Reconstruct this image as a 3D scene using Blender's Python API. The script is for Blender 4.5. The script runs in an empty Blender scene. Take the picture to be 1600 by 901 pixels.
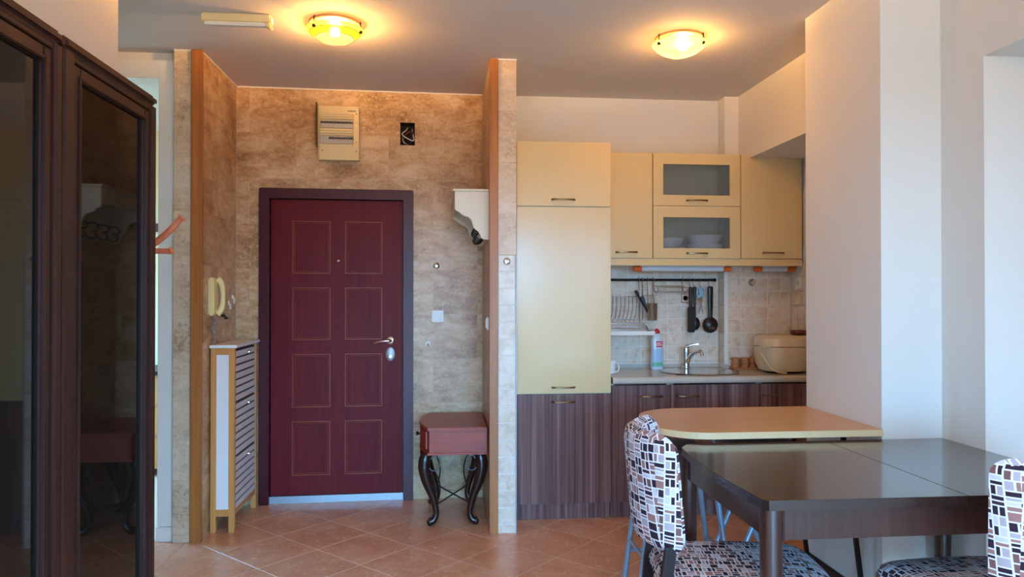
import bpy, bmesh, math, random
from mathutils import Vector, Matrix
random.seed(4)
PI = math.pi
SC = bpy.context.scene
COL = SC.collection

# ------------------------------------------------------------------ camera
cam_d = bpy.data.cameras.new('camera')
cam = bpy.data.objects.new('camera', cam_d)
COL.objects.link(cam)
cam_d.sensor_width = 36.0
cam_d.lens = 36.0 * 1150 / 1600
cam_d.clip_start = 0.02
cam.location = (0, 0, 1.4)
cam.rotation_euler = (PI / 2 + math.atan(9.5 / 1150), 0, -math.atan(110 / 1150))
SC.camera = cam

# ------------------------------------------------------------------ world, daylight
world = bpy.data.worlds.new('sky')
SC.world = world
world.use_nodes = True
wb = world.node_tree.nodes['Background']
_wn, _wl = world.node_tree.nodes, world.node_tree.links      # open sky above the horizon, land below it
_g = _wn.new('ShaderNodeTexCoord'); _sx = _wn.new('ShaderNodeSeparateXYZ'); _rp = _wn.new('ShaderNodeValToRGB')
_wl.new(_g.outputs['Generated'], _sx.inputs[0]); _wl.new(_sx.outputs[2], _rp.inputs[0])
_rp.color_ramp.elements[0].position = 0.0; _rp.color_ramp.elements[0].color = (0.085, 0.08, 0.065, 1)
_rp.color_ramp.elements[1].position = 0.03; _rp.color_ramp.elements[1].color = (0.21, 0.555, 1.0, 1)
_wl.new(_rp.outputs[0], wb.inputs[0])
wb.inputs[1].default_value = 38.0
def portal(name, loc, rot, sx, sy):
    l = bpy.data.lights.new(name, 'AREA'); l.shape = 'RECTANGLE'; l.size = sx; l.size_y = sy
    l.cycles.is_portal = True
    o = bpy.data.objects.new(name, l); COL.objects.link(o); o.location = loc; o.rotation_euler = rot
portal('balcony_portal', (0.35, -4.5, 1.27), (PI / 2, 0, 0), 3.1, 2.4)
portal('side_portal', (2.26, -1.6, 1.35), (0, PI / 2, 0), 1.9, 2.2)
portal('bedroom_portal', (-4.02, 5.3, 1.5), (0, -PI / 2, 0), 1.4, 1.2)
LAMP_W = 75.0        # strength of one bulb
WARM = (1.0, 0.54, 0.17, 1)
SHADE_E = 1.0

vs = SC.view_settings
vs.view_transform = 'Standard'; vs.look = 'None'; vs.gamma = 1; vs.use_curve_mapping = False
vs.exposure = 0.12

# ------------------------------------------------------------------ material helpers
def srgb(r, g, b):
    f = lambda c: (c / 255) / 12.92 if c / 255 <= 0.04045 else ((c / 255 + 0.055) / 1.055) ** 2.4
    return (f(r), f(g), f(b), 1)
class NT:
    def __init__(s, name, rough=0.5, metal=0.0, spec=0.5):
        s.m = bpy.data.materials.new(name); s.m.use_nodes = True
        s.n = s.m.node_tree.nodes; s.l = s.m.node_tree.links
        s.b = s.n['Principled BSDF']
        s.b.inputs['Roughness'].default_value = rough
        s.b.inputs['Metallic'].default_value = metal
        s.b.inputs['Specular IOR Level'].default_value = spec
    def put(s, sock, v):
        if hasattr(v, 'links') or isinstance(v, bpy.types.NodeSocket): s.l.new(v, sock)
        else: sock.default_value = v
    def math(s, op, a, b=0.0, c=None):
        n = s.n.new('ShaderNodeMath'); n.operation = op
        s.put(n.inputs[0], a); s.put(n.inputs[1], b)
        if c is not None: s.put(n.inputs[2], c)
        return n.outputs[0]
    def coord(s, scale=(1, 1, 1), rand=9.0, kind='Object'):
        tc = s.n.new('ShaderNodeTexCoord'); oi = s.n.new('ShaderNodeObjectInfo')
        mp = s.n.new('ShaderNodeMapping'); mp.inputs['Scale'].default_value = scale
        ad = s.n.new('ShaderNodeVectorMath'); ad.operation = 'ADD'
        mu = s.n.new('ShaderNodeVectorMath'); mu.operation = 'SCALE'
        mu.inputs[0].default_value = (1.3, 0.7, 1.9)
        s.l.new(oi.outputs['Random'], s_ := mu.inputs['Scale'])
        mu2 = s.n.new('ShaderNodeVectorMath'); mu2.operation = 'SCALE'; mu2.inputs['Scale'].default_value = rand
        s.l.new(mu.outputs[0], mu2.inputs[0])
        s.l.new(tc.outputs[kind], ad.inputs[0]); s.l.new(mu2.outputs[0], ad.inputs[1])
        s.l.new(ad.outputs[0], mp.inputs[0])
        return mp.outputs[0]
    def rand(s):
        return s.n.new('ShaderNodeObjectInfo').outputs['Random']
    def noise(s, vec, scale, detail=4, rough=0.55, dist=0.0):
        n = s.n.new('ShaderNodeTexNoise'); s.l.new(vec, n.inputs['Vector'])
        n.inputs['Scale'].default_value = scale; n.inputs['Detail'].default_value = detail
        n.inputs['Roughness'].default_value = rough; n.inputs['Distortion'].default_value = dist
        return n.outputs['Fac']
    def ramp(s, fac, stops, const=False):
        n = s.n.new('ShaderNodeValToRGB'); s.l.new(fac, n.inputs[0])
        e = n.color_ramp.elements
        if const: n.color_ramp.interpolation = 'CONSTANT'
        while len(e) < len(stops): e.new(0.5)
        for k, (p, c) in enumerate(stops): e[k].position = p; e[k].color = c
        return n.outputs[0]
    def mix(s, fac, a, b, mode='MIX'):
        n = s.n.new('ShaderNodeMix'); n.data_type = 'RGBA'; n.blend_type = mode
        s.put(n.inputs[0], fac); s.put(n.inputs[6], a); s.put(n.inputs[7], b)
        return n.outputs[2]
    def bump(s, h, strength=0.2, dist=0.01):
        n = s.n.new('ShaderNodeBump'); n.inputs['Strength'].default_value = strength
        n.inputs['Distance'].default_value = dist
        s.l.new(h, n.inputs['Height']); s.l.new(n.outputs[0], s.b.inputs['Normal'])
    def color(s, v): s.put(s.b.inputs['Base Color'], v)
MAT = {}
def plain(name, rgb, rough=0.5, metal=0.0, spec=0.5, vary=0.06, coat=0.0):
    t = NT(name, rough, metal, spec)
    c = srgb(*rgb)
    d = tuple(max(0, x * (1 - vary)) for x in c[:3]) + (1,)
    t.color(t.mix(t.noise(t.coord(), 14, 3), d, c))
    if coat: t.b.inputs['Coat Weight'].default_value = coat; t.b.inputs['Coat Roughness'].default_value = 0.08
    MAT[name] = t.m
    return t
def wood(name, dark, light, axis=2, rough=0.4, fine=26, long=1.6, spec=0.5, coat=0.0, bump=0.08):
    t = NT(name, rough, 0, spec)
    sc = [1, 1, 1]; sc[axis] = long / fine
    v = t.coord(tuple(sc))
    n1 = t.noise(v, fine, 6, 0.6, 0.6); n2 = t.noise(v, fine * 4, 3, 0.5)
    f = t.math('ADD', t.math('MULTIPLY', n1, 0.75), t.math('MULTIPLY', n2, 0.25))
    t.color(t.ramp(f, [(0.30, srgb(*dark)), (0.68, srgb(*light))]))
    t.bump(n2, bump, 0.002)
    if coat: t.b.inputs['Coat Weight'].default_value = coat; t.b.inputs['Coat Roughness'].default_value = 0.1
    MAT[name] = t.m
def travertine(name, lo, mid, hi, rough=0.35):
    t = NT(name, rough, 0, 0.5)
    v = t.coord((1, 1, 2.6), 40)
    v1 = t.coord((1, 1, 1), 40)
    n1 = t.noise(v, 6, 8, 0.66, 0.8); n2 = t.noise(v1, 48, 6, 0.72, 0.4); n3 = t.noise(v1, 3.0, 3, 0.5, 0.4)
    f = t.math('ADD', t.math('ADD', t.math('MULTIPLY', n1, 0.42), t.math('MULTIPLY', n3, 0.36)), t.math('MULTIPLY', n2, 0.22))
    base = t.ramp(f, [(0.38, srgb(*lo)), (0.49, srgb(*mid)), (0.61, srgb(*hi))])
    # pale veins and dark pits of the stone
    pit = t.ramp(t.math('MULTIPLY', n2, t.math('ADD', n3, 0.5)), [(0.30, (0.30, 0.24, 0.18, 1)), (0.41, (1, 1, 1, 1))])
    c = t.mix(0.6, base, pit, 'MULTIPLY')
    fl = t.ramp(t.noise(t.coord((1, 1, 1.4), 23), 42, 3, 0.6), [(0.60, (0, 0, 0, 1)), (0.68, (1, 1, 1, 1))])
    c = t.mix(t.math('MULTIPLY', fl, 0.45), c, srgb(240, 224, 198))
    c = t.mix(t.math('MULTIPLY', t.rand(), 0.16), c, srgb(*lo))
    t.color(c); t.bump(n2, 0.12, 0.004)
    MAT[name] = t.m

t = NT('white_plaster', 0.85, 0, 0.3); v = t.coord(rand=0, kind='Object')
t.color(t.mix(t.noise(v, 1.2, 3), srgb(224, 220, 212), srgb(234, 230, 223))); t.bump(t.noise(v, 90, 4), 0.06, 0.002); MAT['plaster'] = t.m
t = NT('ceiling_paint', 0.9, 0, 0.3); v = t.coord(rand=0)
t.color(t.mix(t.noise(v, 0.9, 3), srgb(216, 208, 202), srgb(226, 219, 213))); MAT['ceiling'] = t.m
travertine('travertine', (146, 102, 60), (194, 154, 108), (228, 200, 160))
travertine('travertine_light', (186, 162, 132), (210, 188, 160), (226, 208, 184))
t = NT('terracotta', 0.22, 0, 0.5); v = t.coord((1, 1, 1), 20)
n1 = t.noise(v, 4, 5, 0.6, 0.5); n2 = t.noise(v, 45, 4, 0.6)
c = t.ramp(t.math('ADD', t.math('MULTIPLY', n1, 0.7), t.math('MULTIPLY', n2, 0.3)), [(0.33, srgb(202, 144, 112)), (0.5, srgb(224, 168, 134)), (0.68, srgb(236, 190, 160))])
t.color(t.mix(t.math('MULTIPLY', t.rand(), 0.25), c, srgb(194, 142, 114)))
t.put(t.b.inputs['Roughness'], t.math('ADD', t.math('MULTIPLY', n2, 0.16), 0.17)); t.bump(n2, 0.05, 0.002); MAT['terracotta'] = t.m
plain('floor_grout', (222, 196, 168), 0.8); plain('tile_grout', (242, 238, 230), 0.8); plain('stone_grout', (206, 180, 146), 0.9)
t = NT('splash_tile', 0.3, 0, 0.5); v = t.coord((1, 1, 1), 30); n1 = t.noise(v, 16, 6, 0.65, 0.6)
c = t.ramp(n1, [(0.33, srgb(208, 184, 158)), (0.52, srgb(228, 214, 194)), (0.7, srgb(238, 228, 214))])
t.color(t.mix(t.math('MULTIPLY', t.rand(), 0.3), c, srgb(214, 192, 166))); t.bump(n1, 0.1, 0.003); MAT['splash_tile'] = t.m
wood('oak', (146, 86, 36), (184, 116, 54), 2, 0.4, 40, 1.2)
wood('bamboo', (196, 128, 62), (220, 154, 86), 2, 0.4, 40, 1.0)
wood('mahogany', (84, 14, 20), (112, 26, 32), 2, 0.45, 34, 1.0, spec=0.15)
wood('mahogany_dark', (60, 8, 16), (80, 14, 24), 2, 0.36, 34, 1.0, spec=0.3)
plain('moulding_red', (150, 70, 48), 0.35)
wood('wenge', (34, 17, 14), (60, 33, 26), 2, 0.42, 36, 1.0, spec=0.3)
wood('table_dark', (30, 17, 14), (50, 31, 26), 0, 0.25, 36, 1.0, coat=0.7, bump=0.02)
wood('leg_dark', (44, 24, 19), (70, 41, 33), 2, 0.3, 36, 1.0, coat=0.3)
wood('chair_dark', (24, 13, 12), (38, 22, 20), 2, 0.5, 36, 1.0, spec=0.2)
wood('cherry', (128, 46, 30), (176, 78, 52), 0, 0.36, 20, 1.2, spec=0.35)
wood('bar_beech', (196, 142, 92), (216, 164, 112), 0, 0.33, 30, 1.0, coat=0.1)
plain('bar_edge', (226, 196, 148), 0.45)
wood('peg_wood', (196, 108, 76), (222, 136, 100), 2, 0.35, 30, 1.2)
wood('jar_wood', (150, 92, 50), (190, 126, 76), 2, 0.4, 40, 1.0)
# streaky plum laminate of the base cabinets
t = NT('plum_laminate', 0.42, 0, 0.35); v = t.coord((1, 1, 0.012), 9)
n1 = t.noise(v, 22, 5, 0.65); n2 = t.noise(v, 75, 4, 0.6)
c = t.ramp(t.math('ADD', t.math('MULTIPLY', n1, 0.62), t.math('MULTIPLY', n2, 0.38)), [(0.34, srgb(60, 34, 32)), (0.46, srgb(98, 64, 60)), (0.56, srgb(130, 94, 88)), (0.68, srgb(164, 130, 122))])
t.color(c); MAT['plum'] = t.m
plain('cream_laminate', (226, 200, 148), 0.2, vary=0.03)
plain('cabinet_core', (226, 214, 186), 0.5)
plain('worktop_stone', (206, 198, 184), 0.22, vary=0.16)
plain('white_lacquer', (235, 233, 228), 0.4, vary=0.03); plain('cream_lacquer', (234, 224, 200), 0.4, vary=0.03); plain('white_plastic', (236, 234, 226), 0.35, vary=0.03)
plain('cream_plastic', (232, 214, 150), 0.35, vary=0.03); plain('fuse_cream', (232, 212, 160), 0.3, vary=0.03)
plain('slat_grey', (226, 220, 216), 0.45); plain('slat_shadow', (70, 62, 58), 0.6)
plain('black_metal', (22, 20, 20), 0.35, 0.6); plain('iron_brown', (44, 26, 22), 0.3, 0.3, coat=0.3)
plain('black_plastic', (18, 18, 20), 0.35); plain('dark_baseboard', (28, 26, 27), 0.4)
plain('lamp_pan', (190, 150, 96), 0.6); plain('steel', (205, 205, 205), 0.2, 1.0, vary=0.02); plain('brushed_alu', (165, 168, 172), 0.5, 1.0, vary=0.1)
plain('bronze_handle', (150, 122, 92), 0.28, 1.0); plain('chrome', (225, 228, 232), 0.07, 1.0, vary=0.0)
plain('blue_grey_metal', (142, 164, 186), 0.35, 0.35); plain('orange_plastic', (238, 106, 34), 0.4)
plain('tube_white', (222, 224, 232), 0.4); plain('porcelain', (240, 240, 238), 0.15, vary=0.02)
plain('cooker_beige', (222, 202, 164), 0.3, vary=0.03); plain('red_plastic', (196, 28, 30), 0.35)
plain('maroon_plastic', (96, 24, 26), 0.4); plain('blue_plastic', (150, 200, 226), 0.35); plain('navy_plastic', (26, 34, 60), 0.35); plain('green_print', (110, 190, 160), 0.4)
plain('label_blue', (164, 200, 232), 0.4); plain('label_red', (206, 66, 92), 0.4); plain('box_dark', (38, 26, 20), 0.9)
plain('wire_white', (225, 220, 214), 0.45); plain('wire_red', (140, 50, 34), 0.45); plain('wire_blue', (52, 64, 100), 0.45)
plain('breaker_grey', (196, 192, 180), 0.4); plain('breaker_dark', (48, 46, 56), 0.4); plain('smoked_plastic', (58, 50, 30), 0.2)
plain('print_dark', (74, 72, 96), 0.5); plain('cord_grey', (150, 158, 166), 0.5); plain('cream_wall', (238, 216, 168), 0.8)
plain('socket_red', (176, 96, 78), 0.4); plain('dark_trim', (70, 44, 34), 0.5)
plain('bottle_plastic', (206, 224, 236), 0.2, vary=0.02); plain('seat_grey', (88, 92, 100), 0.5)
# tinted cabinet glass
t = NT('smoked_glass', 0.03, 0, 0.3); t.color(t.mix(t.noise(t.coord(), 3, 2), (0.006, 0.005, 0.004, 1), (0.010, 0.008, 0.006, 1))); MAT['smoked_glass'] = t.m
t = NT('frosted_glass', 0.23, 0, 0.4); t.color(t.mix(t.noise(t.coord(), 60, 2), srgb(214, 220, 224), srgb(222, 226, 228)))
t.b.inputs['Transmission Weight'].default_value = 0.93; t.b.inputs['IOR'].default_value = 1.12; MAT['frosted_glass'] = t.m
# glowing lamp glass
def lampglass(name, tint, through, e):
    t = NT(name, 0.25, 0, 0.5); t.color(t.mix(t.noise(t.coord(), 25, 3), tint, tuple(x * 0.9 for x in tint[:3]) + (1,)))
    tr = t.n.new('ShaderNodeBsdfTransparent'); tr.inputs[0].default_value = through
    mx = t.n.new('ShaderNodeMixShader'); mx.inputs[0].default_value = 0.36
    t.b.inputs['Emission Color'].default_value = tint; t.b.inputs['Emission Strength'].default_value = e
    t.l.new(t.b.outputs[0], mx.inputs[1]); t.l.new(tr.outputs[0], mx.inputs[2])
    t.l.new(mx.outputs[0], t.n['Material Output'].inputs[0]); MAT[name] = t.m
lampglass('amber_glass', (1.0, 0.62, 0.08, 1), (1.0, 0.82, 0.5, 1), SHADE_E * 1.5)
lampglass('pale_glass', (1.0, 0.80, 0.26, 1), (1.0, 0.86, 0.6, 1), SHADE_E * 1.5)
lampglass('gold_glass', (1.0, 0.52, 0.012, 1), (1.0, 0.78, 0.4, 1), SHADE_E * 1.5)
for nm, w in (('bulb_entrance', 1.1), ('bulb_kitchen', 0.40), ('bulb_living', 1.7)):
    t = NT(nm, 0.4); t.color(t.mix(t.noise(t.coord(), 20, 2), (0.9, 0.9, 0.9, 1), (1, 1, 1, 1)))
    t.b.inputs['Emission Color'].default_value = WARM; t.b.inputs['Emission Strength'].default_value = w * LAMP_W / (4 * PI * PI * 0.026 ** 2); MAT[nm] = t.m
# mosaic fabric: irregular little rectangles on white
def fabric():
    t = NT('mosaic_fabric', 0.85, 0, 0.3)
    uv = t.n.new('ShaderNodeUVMap').outputs[0]; sp = t.n.new('ShaderNodeSeparateXYZ'); t.l.new(uv, sp.inputs[0])
    wn = lambda a, b, k: (lambda n, c: (t.put(c.inputs[0], a), t.put(c.inputs[1], b), setattr(c.inputs[2], 'default_value', k), t.l.new(c.outputs[0], n.inputs['Vector']), n.outputs['Value'])[-1])(t.n.new('ShaderNodeTexWhiteNoise'), t.n.new('ShaderNodeCombineXYZ'))
    CW, CH = 0.032, 0.028
    u = t.math('DIVIDE', sp.outputs[0], CW); iu = t.math('FLOOR', u)
    v = t.math('ADD', t.math('DIVIDE', sp.outputs[1], CH), t.math('MULTIPLY', wn(iu, 0.0, 1.5), 7.0)); iv = t.math('FLOOR', v)
    fu = t.math('SUBTRACT', u, iu); fv = t.math('SUBTRACT', v, iv)
    r = wn(iu, iv, 2.5); cut = t.math('ADD', t.math('MULTIPLY', wn(iu, iv, 3.5), 0.36), 0.32)
    sv = t.math('LESS_THAN', r, 0.42); su = t.math('GREATER_THAN', r, 0.60)
    # split position in u and v (1.0 = no split)
    cu = t.math('ADD', t.math('MULTIPLY', su, t.math('SUBTRACT', cut, 1.0)), 1.0)
    cv = t.math('ADD', t.math('MULTIPLY', sv, t.math('SUBTRACT', cut, 1.0)), 1.0)
    def halves(f, c):
        up = t.math('GREATER_THAN', f, c)
        lo = t.math('MULTIPLY', up, c)                                   # lower bound of the piece
        hi = t.math('ADD', c, t.math('MULTIPLY', up, t.math('SUBTRACT', 1.0, c)))
        return up, t.math('MINIMUM', t.math('SUBTRACT', f, lo), t.math('SUBTRACT', hi, f))
    pu, du = halves(fu, cu); pv, dv = halves(fv, cv)
    d = t.math('MINIMUM', t.math('MULTIPLY', du, CW), t.math('MULTIPLY', dv, CH))
    inside = t.math('GREATER_THAN', d, 0.0021)
    tone = wn(t.math('ADD', iu, t.math('MULTIPLY', pu, 0.37)), t.math('ADD', iv, t.math('MULTIPLY', pv, 0.41)), 4.5)
    c = t.ramp(tone, [(0.0, srgb(48, 32, 46)), (0.30, srgb(120, 82, 80)), (0.45, srgb(156, 114, 108)), (0.62, srgb(176, 164, 172)), (0.80, srgb(66, 42, 52)), (0.88, srgb(204, 200, 208))], True)
    t.color(t.mix(inside, srgb(226, 226, 232), c)); t.bump(t.noise(uv, 900, 2), 0.1, 0.001)
    MAT['fabric'] = t.m
fabric()

# ------------------------------------------------------------------ geometry helpers
XF = [Matrix.Identity(4)]
WPOS = {}
class MB:
    """collects shapes in world coordinates, then links them as one mesh object"""
    def __init__(s): s.bm = bmesh.new()
    def _add(s, verts, faces):
        vs_ = [s.bm.verts.new(v) for v in verts]
        for f in faces:
            try: s.bm.faces.new([vs_[i] for i in f])
            except ValueError: pass
        return s
    def box(s, x0, x1, y0, y1, z0, z1, bev=0.0, seg=2):
        b = bmesh.new()
        vs_ = [b.verts.new(p) for p in ((x0, y0, z0), (x1, y0, z0), (x1, y1, z0), (x0, y1, z0), (x0, y0, z1), (x1, y0, z1), (x1, y1, z1), (x0, y1, z1))]
        for f in ((3, 2, 1, 0), (4, 5, 6, 7), (0, 1, 5, 4), (1, 2, 6, 5), (2, 3, 7, 6), (3, 0, 4, 7)): b.faces.new([vs_[i] for i in f])
        if bev > 0: bmesh.ops.bevel(b, geom=b.edges[:], offset=min(bev, 0.45 * min(abs(x1 - x0), abs(y1 - y0), abs(z1 - z0))), segments=seg, affect='EDGES')
        return s.join(b)
    def join(s, b):
        b.verts.ensure_lookup_table(); b.verts.index_update()
        s._add([v.co.copy() for v in b.verts], [[v.index for v in f.verts] for f in b.faces]); b.free(); return s
    def prism(s, poly, axis, a, b, bev=0.0, seg=2):
        """poly: 2-D outline; axis 0/1/2 the extrusion axis, from a to b"""
        put = (lambda p, h: (h, p[0], p[1]), lambda p, h: (p[0], h, p[1]), lambda p, h: (p[0], p[1], h))[axis]
        m = bmesh.new(); n = len(poly)
        A = [m.verts.new(put(p, a)) for p in poly]; B = [m.verts.new(put(p, b)) for p in poly]
        m.faces.new(A[::-1]); m.faces.new(B)
        for i in range(n): m.faces.new((A[i], A[(i + 1) % n], B[(i + 1) % n], B[i]))
        bmesh.ops.recalc_face_normals(m, faces=m.faces[:])
        if bev > 0:
            cap = [e for e in m.edges if (e.verts[0] in A and e.verts[1] in A) or (e.verts[0] in B and e.verts[1] in B)]
            bmesh.ops.bevel(m, geom=cap, offset=bev, segments=seg, affect='EDGES')
        return s.join(m)
    def lathe(s, prof, c, seg=32, sx=1.0, sy=1.0, power=2.0, axis='z'):
        """prof: (radius, height) pairs; c: centre; sx, sy stretch; power > 2 squares it off"""
        V, F = [], []; n = len(prof)
        for r, h in prof:
            for k in range(seg):
                a = 2 * PI * k / seg; ca, sa = math.cos(a), math.sin(a)
                q = (abs(ca) ** power + abs(sa) ** power) ** (-1 / power)
                x, y = r * sx * ca * q, r * sy * sa * q
                V.append((c[0] + x, c[1] + y, c[2] + h) if axis == 'z' else ((c[0] + x, c[1] - h, c[2] + y) if axis == 'y' else (c[0] + h, c[1] + x, c[2] + y)))
        for i in range(n - 1):
            for k in range(seg):
                F.append((i * seg + k, i * seg + (k + 1) % seg, (i + 1) * seg + (k + 1) % seg, (i + 1) * seg + k))
        if prof[0][0] > 1e-6: F.append(tuple(range(seg))[::-1])
        if prof[-1][0] > 1e-6: F.append(tuple((n - 1) * seg + k for k in range(seg)))
        return s._add(V, F)
    def tube(s, pts, r, seg=8, smooth=0, closed=False, flat=None):
        """swept tube through points; r a number or one per point; smooth = subdivisions per span"""
        pts = [Vector(p) for p in pts]; rs = list(r) if hasattr(r, '__len__') else [r] * len(pts)
        if smooth:
            P2, R2 = [], []; n = len(pts); g = (lambda i: i % n) if closed else (lambda i: max(0, min(n - 1, i)))
            for i in range(n if closed else n - 1):
                p0, p1, p2, p3 = pts[g(i - 1)], pts[g(i)], pts[g(i + 1)], pts[g(i + 2)]
                for k in range(smooth):
                    u = k / smooth
                    P2.append(0.5 * (2 * p1 + (p2 - p0) * u + (2 * p0 - 5 * p1 + 4 * p2 - p3) * u * u + (3 * p1 - p0 - 3 * p2 + p3) * u ** 3))
                    R2.append(rs[g(i)] * (1 - u) + rs[g(i + 1)] * u)
            if not closed: P2.append(pts[-1]); R2.append(rs[-1])
            pts, rs = P2, R2
        n = len(pts); V, F = [], []; nrm = None
        for i in range(n):
            if closed: d = pts[(i + 1) % n] - pts[i - 1]
            else: d = pts[min(n - 1, i + 1)] - pts[max(0, i - 1)]
            d.normalize()
            if nrm is None:
                up = Vector((0, 0, 1)) if abs(d.z) < 0.9 else Vector((0, 1, 0)); nrm = d.cross(up).normalized()
            else: nrm = (nrm - d * nrm.dot(d)).normalized()
            bn = d.cross(nrm)
            for k in range(seg):
                a = 2 * PI * k / seg + PI / seg
                V.append(pts[i] + (nrm * math.cos(a) * (flat or 1) + bn * math.sin(a)) * rs[i])
        for i in range(n if closed else n - 1):
            j = (i + 1) % n
            for k in range(seg): F.append((i * seg + k, i * seg + (k + 1) % seg, j * seg + (k + 1) % seg, j * seg + k))
        if not closed: F.append(tuple(range(seg))[::-1]); F.append(tuple((n - 1) * seg + k for k in range(seg)))
        return s._add(V, F)
    def pillow(s, a, b, T, r, place, nu=18, nv=14, edge=6):
        """cushioned slab: half sizes a, b, half thickness T, corner radius r; place(x, y, t) -> point"""
        def us(n): return [math.sin((k / n - 0.5) * PI) * 0.25 + (k / n - 0.5) * 0.5 for k in range(n + 1)]
        V, F = [], []; U, W = us(nu), us(nv)
        for side in (1, -1):
            for y_ in W:
                for x_ in U:
                    x, y = x_ * 2 * a, y_ * 2 * b
                    cx = max(-(a - r), min(a - r, x)); cy = max(-(b - r), min(b - r, y)); dx, dy = x - cx, y - cy
                    if abs(dx) > 1e-9 and abs(dy) > 1e-9:
                        q = max(abs(dx), abs(dy)) / math.hypot(dx, dy); x, y = cx + dx * q, cy + dy * q
                    th = T * max(0, 1 - abs(2 * x_) ** edge) ** 0.5 * max(0, 1 - abs(2 * y_) ** edge) ** 0.5
                    V.append(place(x, y, side * th))
        m = (nu + 1) * (nv + 1)
        for sd in (0, 1):
            for j in range(nv):
                for i in range(nu):
                    q = [sd * m + j * (nu + 1) + i, sd * m + j * (nu + 1) + i + 1, sd * m + (j + 1) * (nu + 1) + i + 1, sd * m + (j + 1) * (nu + 1) + i]
                    F.append(q if sd == 0 else q[::-1])
        s._add(V, F); bmesh.ops.remove_doubles(s.bm, verts=s.bm.verts[:], dist=1e-5); return s
    def build(s, name, mat, parent=None, smooth=False, uv=False, **tags):
        bm = s.bm
        bmesh.ops.transform(bm, matrix=XF[-1], verts=bm.verts[:])
        bmesh.ops.recalc_face_normals(bm, faces=bm.faces[:])
        lo = [min(v.co[i] for v in bm.verts) for i in range(3)]; hi = [max(v.co[i] for v in bm.verts) for i in range(3)]
        c = Vector(((lo[0] + hi[0]) / 2, (lo[1] + hi[1]) / 2, lo[2]))
        bmesh.ops.translate(bm, vec=-c, verts=bm.verts[:])
        if uv:
            L = bm.loops.layers.uv.new('UVMap'); bm.normal_update()
            for f in bm.faces:
                n = f.normal; ax = max(range(3), key=lambda i: abs(n[i]) * (1.0, 1.0, 1.25)[i])
                for lp in f.loops:
                    w = lp.vert.co + c
                    lp[L].uv = ((w.y, w.z), (w.x + 3.03, w.z), (w.x + 0.01, w.y + 5.02))[ax]
        me = bpy.data.meshes.new(name); bm.to_mesh(me); bm.free()
        if smooth: me.shade_smooth(); me.set_sharp_from_angle(angle=math.radians(38))
        me.materials.append(MAT[mat])
        return link(name, me, c, parent, **tags)
def link(name, data, pos, parent=None, label=None, cat=None, group=None, kind=None):
    o = bpy.data.objects.new(name, data); COL.objects.link(o)
    pos = Vector(pos); WPOS[o.name] = pos
    if parent is not None: o.parent = parent; o.location = pos - WPOS[parent.name]
    else: o.location = pos
    if label: o['label'] = label
    if cat: o['category'] = cat
    if group: o['group'] = group
    if kind: o['kind'] = kind
    return o
def thing(name, loc, label=None, cat=None, group=None, kind=None):
    return link(name, None, XF[-1] @ Vector(loc), None, label, cat, group, kind)
def B(x0, x1, y0, y1, z0, z1, bev=0.0, seg=2): return MB().box(x0, x1, y0, y1, z0, z1, bev, seg)
def copy_tree(o, loc, rz=None, label=None, group=None):
    def rec(a, parent):
        c = a.copy(); COL.objects.link(c); c.parent = parent
        for ch in a.children: rec(ch, c)
        return c
    r = rec(o, None); r.location = loc; WPOS[r.name] = Vector(loc)
    if rz is not None: r.rotation_euler = (0, 0, rz)
    if label: r['label'] = label
    if group: r['group'] = group
    return r
def subtract(rects, h):
    out = []
    for (a, b, c, d) in rects:
        A, Bh, Cc, D = h
        if Bh <= a or A >= b or D <= c or Cc >= d: out.append((a, b, c, d)); continue
        if A > a: out.append((a, A, c, d))
        if Bh < b: out.append((Bh, b, c, d))
        m0, m1 = max(a, A), min(b, Bh)
        if Cc > c: out.append((m0, m1, c, Cc))
        if D < d: out.append((m0, m1, D, d))
    return out
def rrect(x0, x1, y0, y1, r, n=6, rs=None):
    rs = rs or [r] * 4; P = []
    for (cx, cy, a0, q) in ((x1, y1, 0, rs[0]), (x0, y1, 1, rs[1]), (x0, y0, 2, rs[2]), (x1, y0, 3, rs[3])):
        sx, sy = (1 if cx == x1 else -1), (1 if cy == y1 else -1)
        if q <= 0: P.append((cx, cy)); continue
        for k in range(n + 1):
            a = (a0 + k / n) * PI / 2
            P.append((cx - sx * q + q * math.cos(a), cy - sy * q + q * math.sin(a)))
    return P

CEIL = 2.79
ROW = 0.305
# ================================================================== THE SETTING
B(-1.44, 2.09, -4.4, -0.604, -0.0012, 0.0).build('floor_living', 'terracotta', kind='structure')
floor = B(-4.0, 2.62, -4.5, 6.6, -0.08, -0.0012).build('floor', 'floor_grout', kind='structure')
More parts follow.
